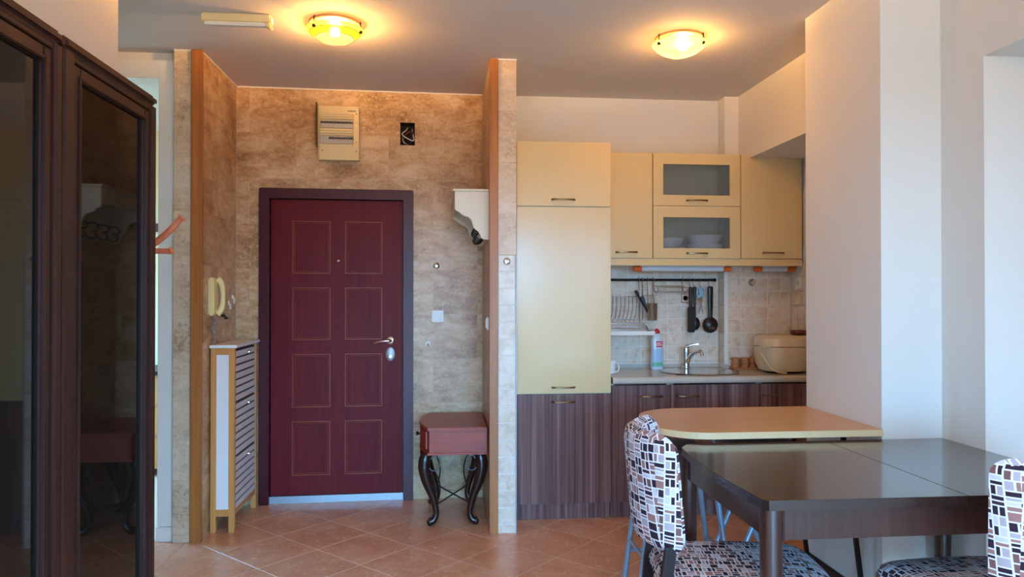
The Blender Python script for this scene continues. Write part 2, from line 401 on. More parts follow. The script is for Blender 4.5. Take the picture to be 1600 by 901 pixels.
# diagonal floor tiles, clipped to the room
def clip(poly, x0, x1, y0, y1):
    for (i, s_, lim) in ((0, 1, x0), (0, -1, x1), (1, 1, y0), (1, -1, y1)):
        out = []
        for k in range(len(poly)):
            p, q = poly[k - 1], poly[k]; dp, dq = s_ * (p[i] - lim), s_ * (q[i] - lim)
            if (dp < 0) != (dq < 0):
                u = dp / (dp - dq); out.append((p[0] + (q[0] - p[0]) * u, p[1] + (q[1] - p[1]) * u))
            if dq >= 0: out.append(q)
        poly = out
        if len(poly) < 3: return []
    return poly
TS, TA = 0.365, math.radians(45.5)
ea, eb = (math.cos(TA), math.sin(TA)), (-math.sin(TA), math.cos(TA))
def area(p): return 0.5 * abs(sum(p[k - 1][0] * p[k][1] - p[k][0] * p[k - 1][1] for k in range(len(p))))
for i in range(-18, 22):
    for j in range(-18, 22):
        a0, b0 = -0.0798 + i * TS, 0.1011 + j * TS; g = 0.0034
        sq = [(a * ea[0] + b * eb[0], a * ea[1] + b * eb[1]) for a, b in ((a0 + g, b0 + g), (a0 + TS - g, b0 + g), (a0 + TS - g, b0 + TS - g), (a0 + g, b0 + TS - g))]
        for rect in ((-1.44, 2.455, -0.6, 5.115), (-2.3, -1.442, 3.47, 4.39)):
            p = clip(sq, *rect)
            if p and area(p) > 0.0012: MB().prism(p, 2, -0.006, 0.0, 0.0008, 1).build('floor_tile', 'terracotta', floor)
B(-4.0, 2.62, -4.5, 6.6, CEIL, CEIL + 0.1).build('ceiling', 'ceiling', kind='structure')

# --- entrance wall (turned slightly), with door opening and the open junction box
PIV = Vector((-1.365, 5.05, 0))
XF.append(Matrix.Translation(PIV) @ Matrix.Rotation(math.radians(1.9), 4, 'Z') @ Matrix.Translation(-PIV))
EY = 5.05
DOOR = (-1.165, -0.245, -0.01, 2.06); HOLE = (-0.283, -0.183, 2.424, 2.58)
rects = subtract(subtract([(-1.50, 0.31, 0, CEIL)], DOOR), HOLE)
m = MB()
for (a, b, c, d) in rects: m.box(a, b, EY + 0.0016, EY + 0.11, c, d)
wall_back = m.build('wall_back', 'stone_grout', kind='structure')
def slabs(parent, u0, u1, put, mat, W=0.61, cuts=(), z0=0.0, z1=CEIL, shift=0.0, gap=0.0012, phase=0):
    """courses of stone slabs from the ceiling down; put(a, b, c, d, MB) adds the box for one rectangle"""
    k = 0; top = z1
    while top > z0 + 0.01:
        bot = max(z0, top - ROW)
        x = u0 - W + ((k + phase) % 2) * W * 0.5 + shift
        while x < u1 - 0.004:
            a, b = max(x, u0), min(x + W, u1)
            if b - a > 0.01:
                rs = [(a + gap, b - gap, bot + gap, top - gap)]
                for c_ in cuts: rs = subtract(rs, c_)
                if rs:
                    mm = MB()
                    for q in rs: put(q[0], q[1], q[2], q[3], mm)
                    mm.build('travertine_slab', mat, parent)
            x += W
        top -= ROW; k += 1
slabs(wall_back, -1.362, 0.283, lambda a, b, c, d, mm: mm.box(a, b, EY, EY + 0.012, c, d), 'travertine', 0.61, ((-1.20, -0.21, -1, 2.09), HOLE), shift=0.085)
B(-1.3, -0.1, EY + 0.115, EY + 0.15, 0, 2.2).build('wall_light_stop', 'stone_grout', kind='structure')  # unseen backing added behind the door so no daylight leaks past the leaf
# entrance door
door = thing('door_1', (-0.705, EY, 0), 'dark mahogany panelled entrance door with chrome lever in travertine wall', kind='structure')
L, R_, T = -1.212, -0.192, 2.112
fw = 0.068
fr = MB()
fr.box(L, L + fw, EY - 0.03, EY + 0.10, 0, T, 0.006); fr.box(R_ - fw, R_, EY - 0.03, EY + 0.10, 0, T, 0.006); fr.box(L, R_, EY - 0.0305, EY + 0.10, T - fw, T, 0.006)
fr.build('door_frame', 'mahogany_dark', door)
li, ri = L + fw + 0.004, R_ - fw - 0.004
leaf = B(li, ri, EY + 0.012, EY + 0.06, 0.05, T - fw - 0.004, 0.004).build('leaf', 'mahogany', door)
B(li - 0.006, ri + 0.006, EY + 0.002, EY + 0.03, 0.0, 0.048, 0.002).build('threshold_strip', 'brushed_alu', door)
for (z0, z1) in ((1.541, 1.896), (1.094, 1.448), (0.640, 1.0), (0.183, 0.548)):
    for (x0, x1) in ((-1.0, -0.748), (-0.652, -0.402)):
        y = EY + 0.012
        pn = B(x0 + 0.02, x1 - 0.02, y - 0.004, y + 0.002, z0 + 0.02, z1 - 0.02, 0.003).build('panel', 'mahogany', leaf)
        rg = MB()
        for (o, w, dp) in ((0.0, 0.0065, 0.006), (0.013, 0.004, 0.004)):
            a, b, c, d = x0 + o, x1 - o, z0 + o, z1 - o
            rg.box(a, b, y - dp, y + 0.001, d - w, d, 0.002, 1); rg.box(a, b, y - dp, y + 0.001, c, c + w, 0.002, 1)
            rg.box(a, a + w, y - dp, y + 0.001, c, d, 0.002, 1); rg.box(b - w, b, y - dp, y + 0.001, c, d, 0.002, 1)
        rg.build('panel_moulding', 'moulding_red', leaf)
yh = EY + 0.012
ros = MB().lathe([(0.001, 0.012), (0.02, 0.012), (0.027, 0.008), (0.029, 0.0)][::-1], (-0.347, yh, 1.086), 24, axis='y').build('handle_rosette', 'chrome', leaf, True)
MB().tube([(-0.347, yh - 0.008, 1.086), (-0.347, yh - 0.045, 1.086), (-0.375, yh - 0.052, 1.086), (-0.42, yh - 0.05, 1.082), (-0.455, yh - 0.046, 1.071)], [0.011, 0.010, 0.009, 0.008, 0.007], 10, 4).build('door_lever', 'chrome', ros, True)
lk = MB().lathe([(0.033, 0.0), (0.032, 0.008), (0.026, 0.012), (0.001, 0.012)], (-0.347, yh, 0.994), 28, 1.0, 1.5, axis='y').build('lock_plate', 'brushed_alu', leaf, True)
MB().lathe([(0.009, 0.0), (0.009, 0.016), (0.001, 0.016)], (-0.347, yh, 0.978), 14, axis='y').build('lock_cylinder', 'steel', lk, True)
MB().lathe([(0.011, 0.0), (0.010, 0.005), (0.006, 0.006), (0.004, 0.003), (0.001, 0.003)], (-0.699, yh, 1.63), 18, axis='y').build('peephole', 'bronze_handle', leaf, True)
# open junction box
jb = thing('junction_box', (-0.233, EY + 0.06, 2.424), 'open black junction box with loose wires in the stone wall', 'junction box')
m = MB(); a, b, c, d = HOLE; y0, y1 = EY + 0.004, EY + 0.075
m.box(a, b, y1, y1 + 0.003, c, d); m.box(a, a + 0.003, y0, y1, c, d); m.box(b - 0.003, b, y0, y1, c, d); m.box(a, b, y0, y1, c, c + 0.003); m.box(a, b, y0, y1, d - 0.003, d)
m.build('box_shell', 'box_dark', jb)
MB().tube([(a + 0.05, y1, d - 0.02), (a + 0.04, EY + 0.02, d - 0.05), (a + 0.014, EY + 0.012, d - 0.075), (a + 0.03, EY + 0.01, c + 0.06), (b - 0.012, EY + 0.012, c + 0.034), (b - 0.01, EY + 0.02, c + 0.07), (b - 0.02, y1, d - 0.03)], 0.0036, 6, 5).build('wire', 'wire_white', jb, True)
MB().tube([(a + 0.02, y1, c + 0.05), (a + 0.04, EY + 0.02, c + 0.08), (b - 0.03, EY + 0.02, d - 0.06), (b - 0.02, y1, d - 0.09)], 0.0034, 6, 5).build('wire', 'wire_red', jb, True)
MB().tube([(a + 0.06, y1, c + 0.02), (b - 0.03, EY + 0.03, c + 0.02), (b - 0.012, EY + 0.025, d - 0.04), (b - 0.04, y1, d - 0.015)], 0.0034, 6, 5).build('wire', 'wire_blue', jb, True)
MB().tube([(a + 0.015, y1, c + 0.07), (a + 0.02, EY + 0.02, c + 0.03), (a + 0.035, EY + 0.015, c + 0.015), (a + 0.05, y1, c + 0.02)], 0.0034, 6, 5).build('wire', 'wire_white', jb, True)
# fuse box
fb = thing('fuse_box', (-0.69, EY, 2.30), 'cream fuse box with two rows of breakers above the door', 'fuse box')
x0, x1, z0, z1 = -0.825, -0.555, 2.30, 2.665
B(x0, x1, EY - 0.055, EY, z0, z1, 0.006).build('housing', 'fuse_cream', fb)
co = MB(); y = EY - 0.055
rs = subtract(subtract([(x0 + 0.012, x1, z0, z1 - 0.012)], (x0 + 0.016, x1 - 0.035, z0 + 0.105, z0 + 0.165)), (x0 + 0.016, x1 - 0.035, z0 + 0.21, z0 + 0.275))
for (a, b, c, d) in rs: co.box(a, b, y - 0.018, y - 0.001, c, d)
co.build('cover', 'fuse_cream', fb)
for zz in (z0 + 0.185, z0 + 0.295): MB().tube([(x0 + 0.016, y - 0.018, zz), (x1 - 0.035, y - 0.018, zz)], 0.012, 10).build('cover_rib', 'fuse_cream', fb, True)
for (c, n, s0) in ((z0 + 0.105, 12, 0), (z0 + 0.21, 12, 0)):
    m = MB(); tg = MB()
    for k in range(n):
        xa = x0 + 0.018 + k * 0.0179
        m.box(xa, xa + 0.0172, y - 0.013, y - 0.001, c + 0.004, c + 0.058, 0.001, 1)
        if not (c < z0 + 0.15 and k < 3): tg.box(xa + 0.001, xa + 0.0165, y - 0.021, y - 0.012, c + 0.034, c + 0.046, 0.001, 1)
    br = m.build('breaker_row', 'breaker_grey', fb); tg.build('breaker_toggles', 'breaker_dark', br)
for (sx, sz) in ((x1 - 0.017, z0 + 0.06), (x1 - 0.017, z0 + 0.12), (x1 - 0.017, z0 + 0.25), (x1 - 0.017, z0 + 0.31), (x0 + 0.03, z0 + 0.06)):
    MB().lathe([(0.005, 0), (0.005, 0.003), (0.001, 0.003)], (sx, y - 0.018, sz), 10, axis='y').build('screw', 'bronze_handle', fb)
m = MB()
for k in range(8): m.box(x1 - 0.072 + k * 0.0066, x1 - 0.0675 + k * 0.0066, y - 0.0192, y - 0.0175, z1 - 0.041, z1 - (0.034 if k % 3 else 0.032))
m.build('brand_print', 'print_dark', fb)
B(x0 - 0.006, x0 + 0.001, EY - 0.125, EY - 0.05, z0 + 0.08, z1 + 0.005, 0.002).build('open_flap', 'smoked_plastic', fb)
# switch and little hooks
sw = thing('light_switch', (-0.026, EY, 1.211), 'cream double light switch on stone wall above the red console table', 'switch')
B(-0.066, 0.014, EY - 0.01, EY, 1.211, 1.291, 0.005).build('plate', 'white_plastic', sw)
for k in (0, 1): B(-0.054 + k * 0.029, -0.027 + k * 0.029, EY - 0.016, EY - 0.009, 1.225, 1.277, 0.003).build('rocker', 'white_plastic', sw)
def stick_hook(x, y, z, label, r=0.022, mat='chrome', axis='y'):
    h = thing('adhesive_hook', (x, y, z - r), label, 'hook', 'little round stick-on hooks')
    MB().lathe([(r, 0), (r, 0.003), (r * 0.8, 0.006), (0.001, 0.006)], (x, y, z), 20, axis='y').build('disc', mat, h, True)
    MB().tube([(x, y - 0.005, z + 0.004), (x, y - 0.016, z), (x, y - 0.02, z - 0.012), (x, y - 0.03, z - 0.012), (x, y - 0.034, z + 0.002)], 0.0035, 8, 4).build('prong', 'chrome', h, True)
stick_hook(-0.035, EY, 1.598, 'small round chrome hook stuck to stone wall above the light switch')
stick_hook(-0.091, EY, 1.063, 'small white plastic hook stuck to stone wall below the light switch', 0.02, 'white_plastic')
B(-1.362, 0.283, EY - 0.008, EY, CEIL - 0.009, CEIL, 0.003).build('trim_1', 'white_plaster' if 'white_plaster' in MAT else 'plaster', kind='structure')
XF.pop()

# --- left stub wall of the entrance
wl = B(-1.50, -1.3636, 4.3266, 5.049, 0, CEIL).build('wall_entrance_left', 'stone_grout', kind='structure')
slabs(wl, 4.345, 5.045, lambda a, b, c, d, mm: mm.box(-1.374, -1.362, a, b, c, d), 'travertine', 0.61, shift=0.30)
slabs(wl, -1.512, -1.414, lambda a, b, c, d, mm: mm.box(a, b, 4.325, 4.337, c, d), 'travertine_light', 9.0, shift=4.0)
B(-1.512, -1.50, 4.337, 5.049, 0, CEIL).build('wall_entrance_side', 'plaster', kind='structure')
B(-1.414, -1.350, 4.31, 4.336, 0, CEIL - 0.002, 0.004).build('trim_2', 'oak', kind='structure')
B(-1.362, -1.354, 4.34, 5.04, CEIL - 0.009, CEIL, 0.003).build('trim_3', 'plaster', kind='structure')
B(-1.512, -1.414, 4.318, 4.325, CEIL - 0.009, CEIL, 0.003).build('trim_4', 'plaster', kind='structure')
# --- right stub wall between entrance and kitchen
wr = B(0.2856, 0.428, 4.3216, 5.09, 0, CEIL).build('wall_entrance_right', 'stone_grout', kind='structure')
slabs(wr, 4.346, 5.10, lambda a, b, c, d, mm: mm.box(0.284, 0.296, a, b, c, d), 'travertine', 0.61, shift=0.15)
slabs(wr, 0.332, 0.440, lambda a, b, c, d, mm: mm.box(a, b, 4.32, 4.332, c, d), 'travertine_light', 9.0, shift=4.0, z0=1.634)
z = 1.634
while z > 0.001:
    b_ = max(0.0, z - 0.099)
    B(0.3335, 0.4325, 4.3175, 4.332, b_ + 0.0028, z - 0.0028, 0.002, 1).build('ceramic_tile', 'splash_tile', wr)
    z -= 0.099
B(0.331, 0.436, 4.3195, 4.333, 0, 1.632).build('grout_bed', 'tile_grout', wr)
B(0.4335, 0.4415, 4.3165, 4.335, 0, 1.636, 0.002, 1).build('edge_trim', 'brushed_alu', wr)
B(0.281, 0.3315, 4.305, 4.345, 0, CEIL - 0.002, 0.004).build('trim_5', 'oak', kind='structure')
B(0.428, 0.440, 4.335, 5.115, 0, CEIL).build('wall_kitchen_side', 'plaster', kind='structure')
B(0.30, 0.442, 4.31, 4.318, CEIL - 0.009, CEIL, 0.003).build('trim_6', 'plaster', kind='structure')

# --- kitchen walls
wk = B(0.30, 2.6, 5.1152, 5.24, 0, CEIL).build('wall_kitchen', 'plaster', kind='structure')
ch = B(1.977, 2.59, 4.992, 5.115, 0, CEIL).build('wall_kitchen_chase', 'plaster', kind='structure')
def tiles(parent, u0, u1, z0, z1, put, W=0.0965, H_=0.0965, u_start=None, name='ceramic_tile'):
    u = u_start if u_start is not None else u0
    while u < u1 - 0.006:
        zz = z1
        while zz > z0 + 0.006:
            a, b = max(u, u0) + 0.0024, min(u + W, u1) - 0.0024; c, d = max(z0, zz - H_) + 0.0024, zz - 0.0024
            if b - a > 0.008: put(a, b, c, d).build(name, 'splash_tile', parent)
            zz -= H_
        u += W
B(1.062, 1.966, 5.1018, 5.115, 0.886, 1.62).build('grout_bed', 'tile_grout', wk)
tiles(wk, 1.062, 1.974, 0.915, 1.615, lambda a, b, c, d: B(a, b, 5.1, 5.109, c, d, 0.0015, 1), u_start=1.02)
B(1.992, 2.45, 4.9818, 4.992, 0.886, 1.62).build('grout_bed', 'tile_grout', ch)
tiles(ch, 1.992, 2.45, 0.915, 1.615, lambda a, b, c, d: B(a, b, 4.98, 4.988, c, d, 0.0015, 1))
tiles(ch, 4.99, 5.098, 0.915, 1.615, lambda a, b, c, d: B(1.968, 1.977, a, b, c, d, 0.0015, 1))
B(1.966, 1.9915, 4.977, 4.993, 0.915, 1.617, 0.003).build('edge_trim', 'white_plastic', ch)
# alcove on the right of the kitchen, beam above it
wa = B(2.46, 2.6, 3.55, 4.991, 0, 2.327).build('wall_alcove', 'plaster', kind='structure')
tiles(wa, 4.40, 4.976, 0.915, 1.615, lambda a, b, c, d: B(2.452, 2.46, a, b, c, d, 0.0015, 1))
B(2.078, 2.6, 3.549, 4.991, 2.327, CEIL).build('wall_beam', 'plaster', kind='structure')
# pillar and right wall
B(1.827, 2.6, 2.912, 3.548, 0, CEIL).build('wall_pillar', 'plaster', kind='structure')
wrt = MB(); wrt.box(2.095, 2.6, 2.664, 2.911, 0, CEIL); wrt.box(2.095, 2.6, 0.9, 2.664, 2.327, CEIL); wrt.box(2.095, 2.6, 0.6, 0.9, 0, CEIL); wrt.box(2.095, 2.25, -0.5, 0.6, 0, CEIL); wrt.box(2.095, 2.25, -4.5, -2.7, 0, CEIL); wrt.box(2.095, 2.25, -2.7, -0.5, 2.3, CEIL); wrt.box(2.095, 2.25, -2.7, -0.5, 0, 0.4); wrt.box(2.52, 2.6, 0.9, 2.664, 0, 2.327)
wrt.build('wall_right', 'plaster', kind='structure')
def window(name, label, x0, x1, y0, y1, z0, z1, axis):
    w = thing(name, ((x0 + x1) / 2, (y0 + y1) / 2, z0), label, kind='structure'); t_ = 0.07
    if axis == 0:
        for (a, b) in ((y0, y0 + t_), (y1 - t_, y1), ((y0 + y1) / 2 - t_ / 2, (y0 + y1) / 2 + t_ / 2)): B(x0, x1, a, b, z0, z1, 0.006).build('window_stile', 'white_plastic', w)
        for (a, b) in ((z0, z0 + t_), (z1 - t_, z1)): B(x0 + 0.002, x1 - 0.002, y0 + 0.002, y1 - 0.002, a, b, 0.006).build('window_rail', 'white_plastic', w)
    else:
        for (a, b) in ((x0, x0 + t_), (x1 - t_, x1), ((x0 + x1) / 2 - t_ / 2, (x0 + x1) / 2 + t_ / 2)): B(a, b, y0, y1, z0, z1, 0.006).build('window_stile', 'white_plastic', w)
        for (a, b) in ((z0, z0 + t_), (z1 - t_, z1)): B(x0 + 0.002, x1 - 0.002, y0 + 0.002, y1 - 0.002, a, b, 0.006).build('window_rail', 'white_plastic', w)
d3 = thing('door_added', (2.49, 1.78, 0), 'white unseen door leaf added to close the right wall recess', kind='structure')  # unseen door added so that no daylight enters through the recess
B(2.485, 2.519, 0.92, 2.64, 0.0, 2.30, 0.004).build('leaf', 'white_lacquer', d3)
for (y0, y1) in ((1.0, 1.74), (1.82, 2.56)):
    for (z0, z1) in ((0.2, 1.0), (1.1, 2.15)): B(2.478, 2.486, y0, y1, z0, z1, 0.003).build('panel', 'white_lacquer', d3)
# left wall, wall behind the camera with the balcony window
B(-1.56, -1.45, -4.5, 3.455, 0, CEIL).build('wall_left', 'plaster', kind='structure')
m = MB(); m.box(-1.45, -1.2, -4.5, -4.4, 0, CEIL); m.box(1.9, 2.095, -4.5, -4.4, 0, CEIL); m.box(-1.2, 1.9, -4.5, -4.4, 2.47, CEIL); m.box(-1.2, 1.9, -4.5, -4.4, 0, 0.07)
m.build('wall_front', 'plaster', kind='structure')
window('window_1', 'white framed side window on the right wall behind the viewer', 2.15, 2.21, -2.698, -0.502, 0.402, 2.298, 0)
window('window_2', 'wide white framed balcony window behind the viewer', -1.198, 1.898, -4.48, -4.42, 0.072, 2.468, 1)
# hallway on the left with the white door casing and the bedroom behind it
m = MB(); m.box(-4.0, -2.45, 4.40, 4.5, 0, CEIL); m.box(-1.60, -1.513, 4.40, 4.5, 0, CEIL); m.box(-2.45, -1.60, 4.40, 4.5, 2.64, CEIL)
m.build('wall_hall', 'plaster', kind='structure')
d2 = thing('door_2', (-2.02, 4.37, 0), 'tall white door casing beside the travertine stub wall', kind='structure')
B(-1.605, -1.517, 4.352, 4.398, 0.085, 2.735, 0.004).build('casing', 'white_lacquer', d2)
B(-2.53, -2.445, 4.352, 4.398, 0.085, 2.735, 0.004).build('casing', 'white_lacquer', d2)
B(-2.445, -1.605, 4.352, 4.398, 2.63, 2.735, 0.004).build('casing', 'white_lacquer', d2)
B(-1.610, -1.516, 4.348, 4.399, 0.0, 0.083, 0.004).build('plinth_block', 'white_lacquer', d2)
B(-2.535, -2.44, 4.348, 4.399, 0.0, 0.083, 0.004).build('plinth_block', 'white_lacquer', d2)
m = MB(); m.box(-4.1, -4.0, 3.3, 4.7, 0, CEIL); m.box(-4.1, -4.0, 4.7, 5.9, 0, 0.9); m.box(-4.1, -4.0, 4.7, 5.9, 2.3, CEIL); m.box(-4.1, -4.0, 5.9, 6.7, 0, CEIL)
m.build('wall_hall_end', 'plaster', kind='structure')
B(-4.0, -1.56, 3.345, 3.455, 0, CEIL).build('wall_hall_near', 'plaster', kind='structure')
B(-4.0, -1.5, 6.5, 6.6, 0, CEIL).build('wall_bedroom', 'cream_wall', kind='structure')
B(-1.511, -1.40, 5.16, 6.5, 0, CEIL).build('wall_bedroom_side', 'cream_wall', kind='structure')
B(-2.6, -1.52, 6.46, 6.499, 1.93, 2.0, 0.004).build('trim_7', 'dark_trim', kind='structure')
dr = thing('bedroom_chest', (-2.2, 6.2, 0), 'orange wooden chest glimpsed through the white doorway', 'chest')
B(-2.6, -1.75, 5.9, 6.44, 0.06, 0.78, 0.006).build('carcass', 'bamboo', dr)
B(-2.62, -1.73, 5.88, 6.45, 0.78, 0.81, 0.005).build('chest_top', 'wenge', dr)
for k in range(3): B(-2.58, -1.77, 5.885, 5.9, 0.09 + k * 0.23, 0.30 + k * 0.23, 0.004).build('drawer', 'bamboo', dr)
for sx in (-2.57, -1.83): B(sx, sx + 0.05, 5.92, 5.97, 0, 0.06).build('foot', 'wenge', dr); B(sx, sx + 0.05, 6.37, 6.42, 0, 0.06).build('foot', 'wenge', dr)
B(1.815, 1.827, 2.93, 3.548, 0, 0.118, 0.003).build('baseboard_right', 'dark_baseboard', kind='structure')

# ================================================================== KITCHEN
def bow_handle(xc, y, z, parent, w=0.14):
    h = w / 2
    return MB().tube([(xc - h, y + 0.001, z), (xc - h * 0.93, y - 0.012, z), (xc - h * 0.5, y - 0.022, z), (xc, y - 0.026, z), (xc + h * 0.5, y - 0.022, z), (xc + h * 0.93, y - 0.012, z), (xc + h, y + 0.001, z)], [0.007, 0.0065, 0.005, 0.0045, 0.005, 0.0065, 0.007], 8, 3).build('handle', 'bronze_handle', parent, True)
FY = 4.52
tc = thing('tall_cabinet', (0.755, 4.8, 0), 'tall cream fridge cabinet with plum wood base beside the stub wall', 'cabinet')
B(0.462, 1.053, FY + 0.022, 5.112, 0.10, 2.35, 0.002).build('carcass', 'cabinet_core', tc)
d = B(0.462, 1.053, FY, FY + 0.02, 1.949, 2.35, 0.0025).build('door', 'cream_laminate', tc); bow_handle(0.753, FY, 1.99, d)
d = B(0.462, 1.053, FY, FY + 0.02, 0.787, 1.944, 0.0025).build('door', 'cream_laminate', tc); bow_handle(0.753, FY, 0.825, d)
d = B(0.462, 1.053, FY, FY + 0.02, 0.105, 0.782, 0.0025).build('door', 'plum', tc); bow_handle(0.753, FY, 0.735, d)
B(0.462, 1.053, FY + 0.045, FY + 0.062, 0, 0.10).build('plinth', 'plum', tc)
# base cabinets
for (x0, x1, hx, lab) in ((1.058, 1.434, 1.31, 'plum wood base cabinet next to the tall cream cabinet'), (1.438, 2.015, 1.545, 'plum wood base cabinet under the round sink'), (2.019, 2.448, 2.11, 'plum wood base cabinet in the alcove under the beige cooker')):
    bc = thing('base_cabinet', ((x0 + x1) / 2, 4.8, 0), lab, 'cabinet', 'plum base cabinets under the worktop')
    m = MB(); m.box(x0, x0 + 0.018, FY + 0.022, 5.105 if x0 < 1.95 else 4.975, 0.10, 0.838); m.box(x1 - 0.018, x1, FY + 0.022, 5.105 if x1 < 1.95 else 4.975, 0.10, 0.838); m.box(x0, x1, FY + 0.022, 4.97, 0.10, 0.118)
    m.build('carcass', 'cabinet_core', bc)
    d = B(x0, x1, FY, FY + 0.02, 0.105, 0.832, 0.0025).build('door', 'plum', bc); bow_handle(hx, FY, 0.762, d)
    B(x0, x1, FY + 0.045, FY + 0.062, 0, 0.10).build('plinth', 'plum', bc)
# worktop with sink cut-out
wt = thing('worktop', (1.75, 4.8, 0.84), 'beige stone-look kitchen worktop running into the alcove', 'worktop')
m = MB(); hole = (1.50, 1.92, 4.585, 4.955)
for (a, b, c, d) in subtract([(1.058, 1.966, 4.50, 5.098), (1.966, 2.450, 4.50, 4.976)], hole): m.box(a, b, c, d, 0.843, 0.885)
m.build('slab', 'worktop_stone', wt)
MB().tube([(1.058, 4.502, 0.864), (2.450, 4.502, 0.864)], 0.021, 12).build('front_edge', 'worktop_stone', wt, True)
B(1.058, 1.965, 5.08, 5.0995, 0.885, 0.91, 0.004).build('upstand', 'worktop_stone', wt)
B(1.975, 2.450, 4.962, 4.979, 0.885, 0.91, 0.004).build('upstand', 'worktop_stone', wt)
# sink
sk = thing('kitchen_sink', (1.71, 4.77, 0.72), 'oval stainless steel sink set into the worktop', 'sink')
MB().lathe([(0.27, 0.8865), (0.272, 0.889), (0.265, 0.893), (0.235, 0.891), (0.205, 0.884), (0.19, 0.86), (0.175, 0.745), (0.15, 0.73), (0.001, 0.728)], (1.71, 4.77, 0), 40, 0.96, 0.84).build('basin', 'steel', sk, True)
MB().lathe([(0.03, 0.73), (0.028, 0.734), (0.001, 0.734)], (1.71, 4.77, 0), 20).build('drain', 'chrome', sk, True)
# faucet
fa = thing('kitchen_faucet', (1.70, 5.005, 0.886), 'chrome single lever mixer tap behind the sink', 'tap')
MB().lathe([(0.030, 0), (0.030, 0.006), (0.025, 0.012), (0.024, 0.10), (0.027, 0.118), (0.024, 0.14), (0.012, 0.15), (0.001, 0.151)], (1.70, 5.005, 0.89), 24).build('body', 'chrome', fa, True)
MB().tube([(1.703, 4.99, 0.93), (1.715, 4.955, 0.975), (1.735, 4.90, 1.008), (1.752, 4.855, 1.013), (1.757, 4.843, 0.985)], [0.016, 0.014, 0.012, 0.012, 0.012], 12, 5).build('spout', 'chrome', fa, True)
MB().tube([(1.70, 5.0, 1.035), (1.735, 4.98, 1.05), (1.775, 4.965, 1.057)], [0.010, 0.007, 0.005], 8, 4).build('lever', 'chrome', fa, True)
# wall cabinets
WY = 4.80
def wall_cab(x0, x1, lab, hx=None):
    c = thing('wall_cabinet', ((x0 + x1) / 2, 4.95, 1.64), lab, 'cabinet', 'cream wall cabinets')
    yb = 5.097 if x1 < 1.97 else 4.977
    m = MB(); m.box(x0, x0 + 0.018, WY + 0.021, yb, 1.64, 2.345); m.box(x1 - 0.018, x1, WY + 0.021, yb, 1.64, 2.345)
    for zz in (1.64, 1.985, 2.327): m.box(x0 + 0.018, x1 - 0.018, WY + 0.021, yb, zz, zz + 0.018)
    m.box(x0 + 0.018, x1 - 0.018, yb - 0.008, yb, 1.658, 2.327)
    m.build('carcass', 'cabinet_core', c)
    if hx: d = B(x0 + 0.001, x1 - 0.001, WY, WY + 0.02, 1.643, 2.345, 0.0025).build('door', 'cream_laminate', c); bow_handle(hx, WY, 1.682, d)
    return c
wall_cab(1.060, 1.402, 'narrow cream wall cabinet beside the tall cabinet', 1.225)
gc = wall_cab(1.406, 1.968, 'cream wall cabinet with two frosted glass flap doors') if False else None
c = thing('wall_cabinet', (1.708, 4.95, 1.64), 'cream wall cabinet with two frosted glass flap doors', 'cabinet', 'cream wall cabinets')
m = MB(); m.box(1.406, 1.424, WY + 0.021, 5.097, 1.64, 2.345); m.box(1.992, 2.010, WY + 0.021, 4.976, 1.64, 2.345)
for zz in (1.64, 1.985, 2.327): m.box(1.424, 1.962, WY + 0.021, 5.097, zz, zz + 0.018); m.box(1.962, 1.992, WY + 0.021, 4.976, zz, zz + 0.018)
m.box(1.424, 1.962, 5.089, 5.097, 1.658, 2.327)
m.build('carcass', 'cabinet_core', c)
for (z0, z1, g0, g1, hz) in ((1.996, 2.346, 2.067, 2.274, 2.031), (1.643, 1.992, 1.711, 1.918, 1.677)):
    m = MB(); a, b = 1.407, 2.009
    for (p, q, r, s) in subtract([(a, b, z0, z1)], (1.476, 1.937, g0, g1)): m.box(p, q, WY, WY + 0.02, r, s)
    d = m.build('door', 'cream_laminate', c)
    B(1.470, 1.943, WY + 0.010, WY + 0.014, g0 - 0.005, g1 + 0.005).build('glass_pane', 'frosted_glass', d)
    bow_handle(1.708, WY, hz, d)
wall_cab(2.014, 2.446, 'cream wall cabinet in the shadow of the beam over the alcove', 2.24)
B(1.060, 2.446, WY, WY + 0.02, 1.594, 1.639, 0.002).build('light_rail', 'cream_laminate', label='cream valance strip running under the wall cabinets', cat='valance')
# dishes behind the frosted glass
def dish(name, x, y, z, prof, lab, cat, grp):
    MB().lathe(prof, (x, y, z), 32).build(name, 'porcelain', None, True, label=lab, cat=cat, group=grp)
bowl = [(0.05, 0), (0.055, 0.004), (0.10, 0.035), (0.128, 0.085), (0.122, 0.085), (0.095, 0.04), (0.05, 0.012), (0.001, 0.012)]
dish('bowl', 1.81, 4.955, 1.6585, bowl, 'white bowl at the bottom of the stack behind lower frosted glass', 'bowl', 'bowls behind the glass')
dish('bowl', 1.81, 4.955, 1.7205, bowl, 'white bowl stacked on top behind lower frosted glass', 'bowl', 'bowls behind the glass')
plate = [(0.07, 0), (0.075, 0.003), (0.115, 0.018), (0.113, 0.022), (0.07, 0.008), (0.001, 0.007)]
for k, lb in enumerate(('bottom white plate of the stack behind lower frosted glass', 'middle white plate of the stack behind lower frosted glass', 'top white plate of the stack behind lower frosted glass')):
    dish('plate', 1.56, 4.95, 1.6585 + k * 0.012, plate, lb, 'plate', 'plates behind the glass')
dish('bowl', 1.56, 4.95, 1.708, [(r * 0.85, h * 0.9) for r, h in bowl], 'white bowl standing on the plates behind lower frosted glass', 'bowl', 'bowls behind the glass')
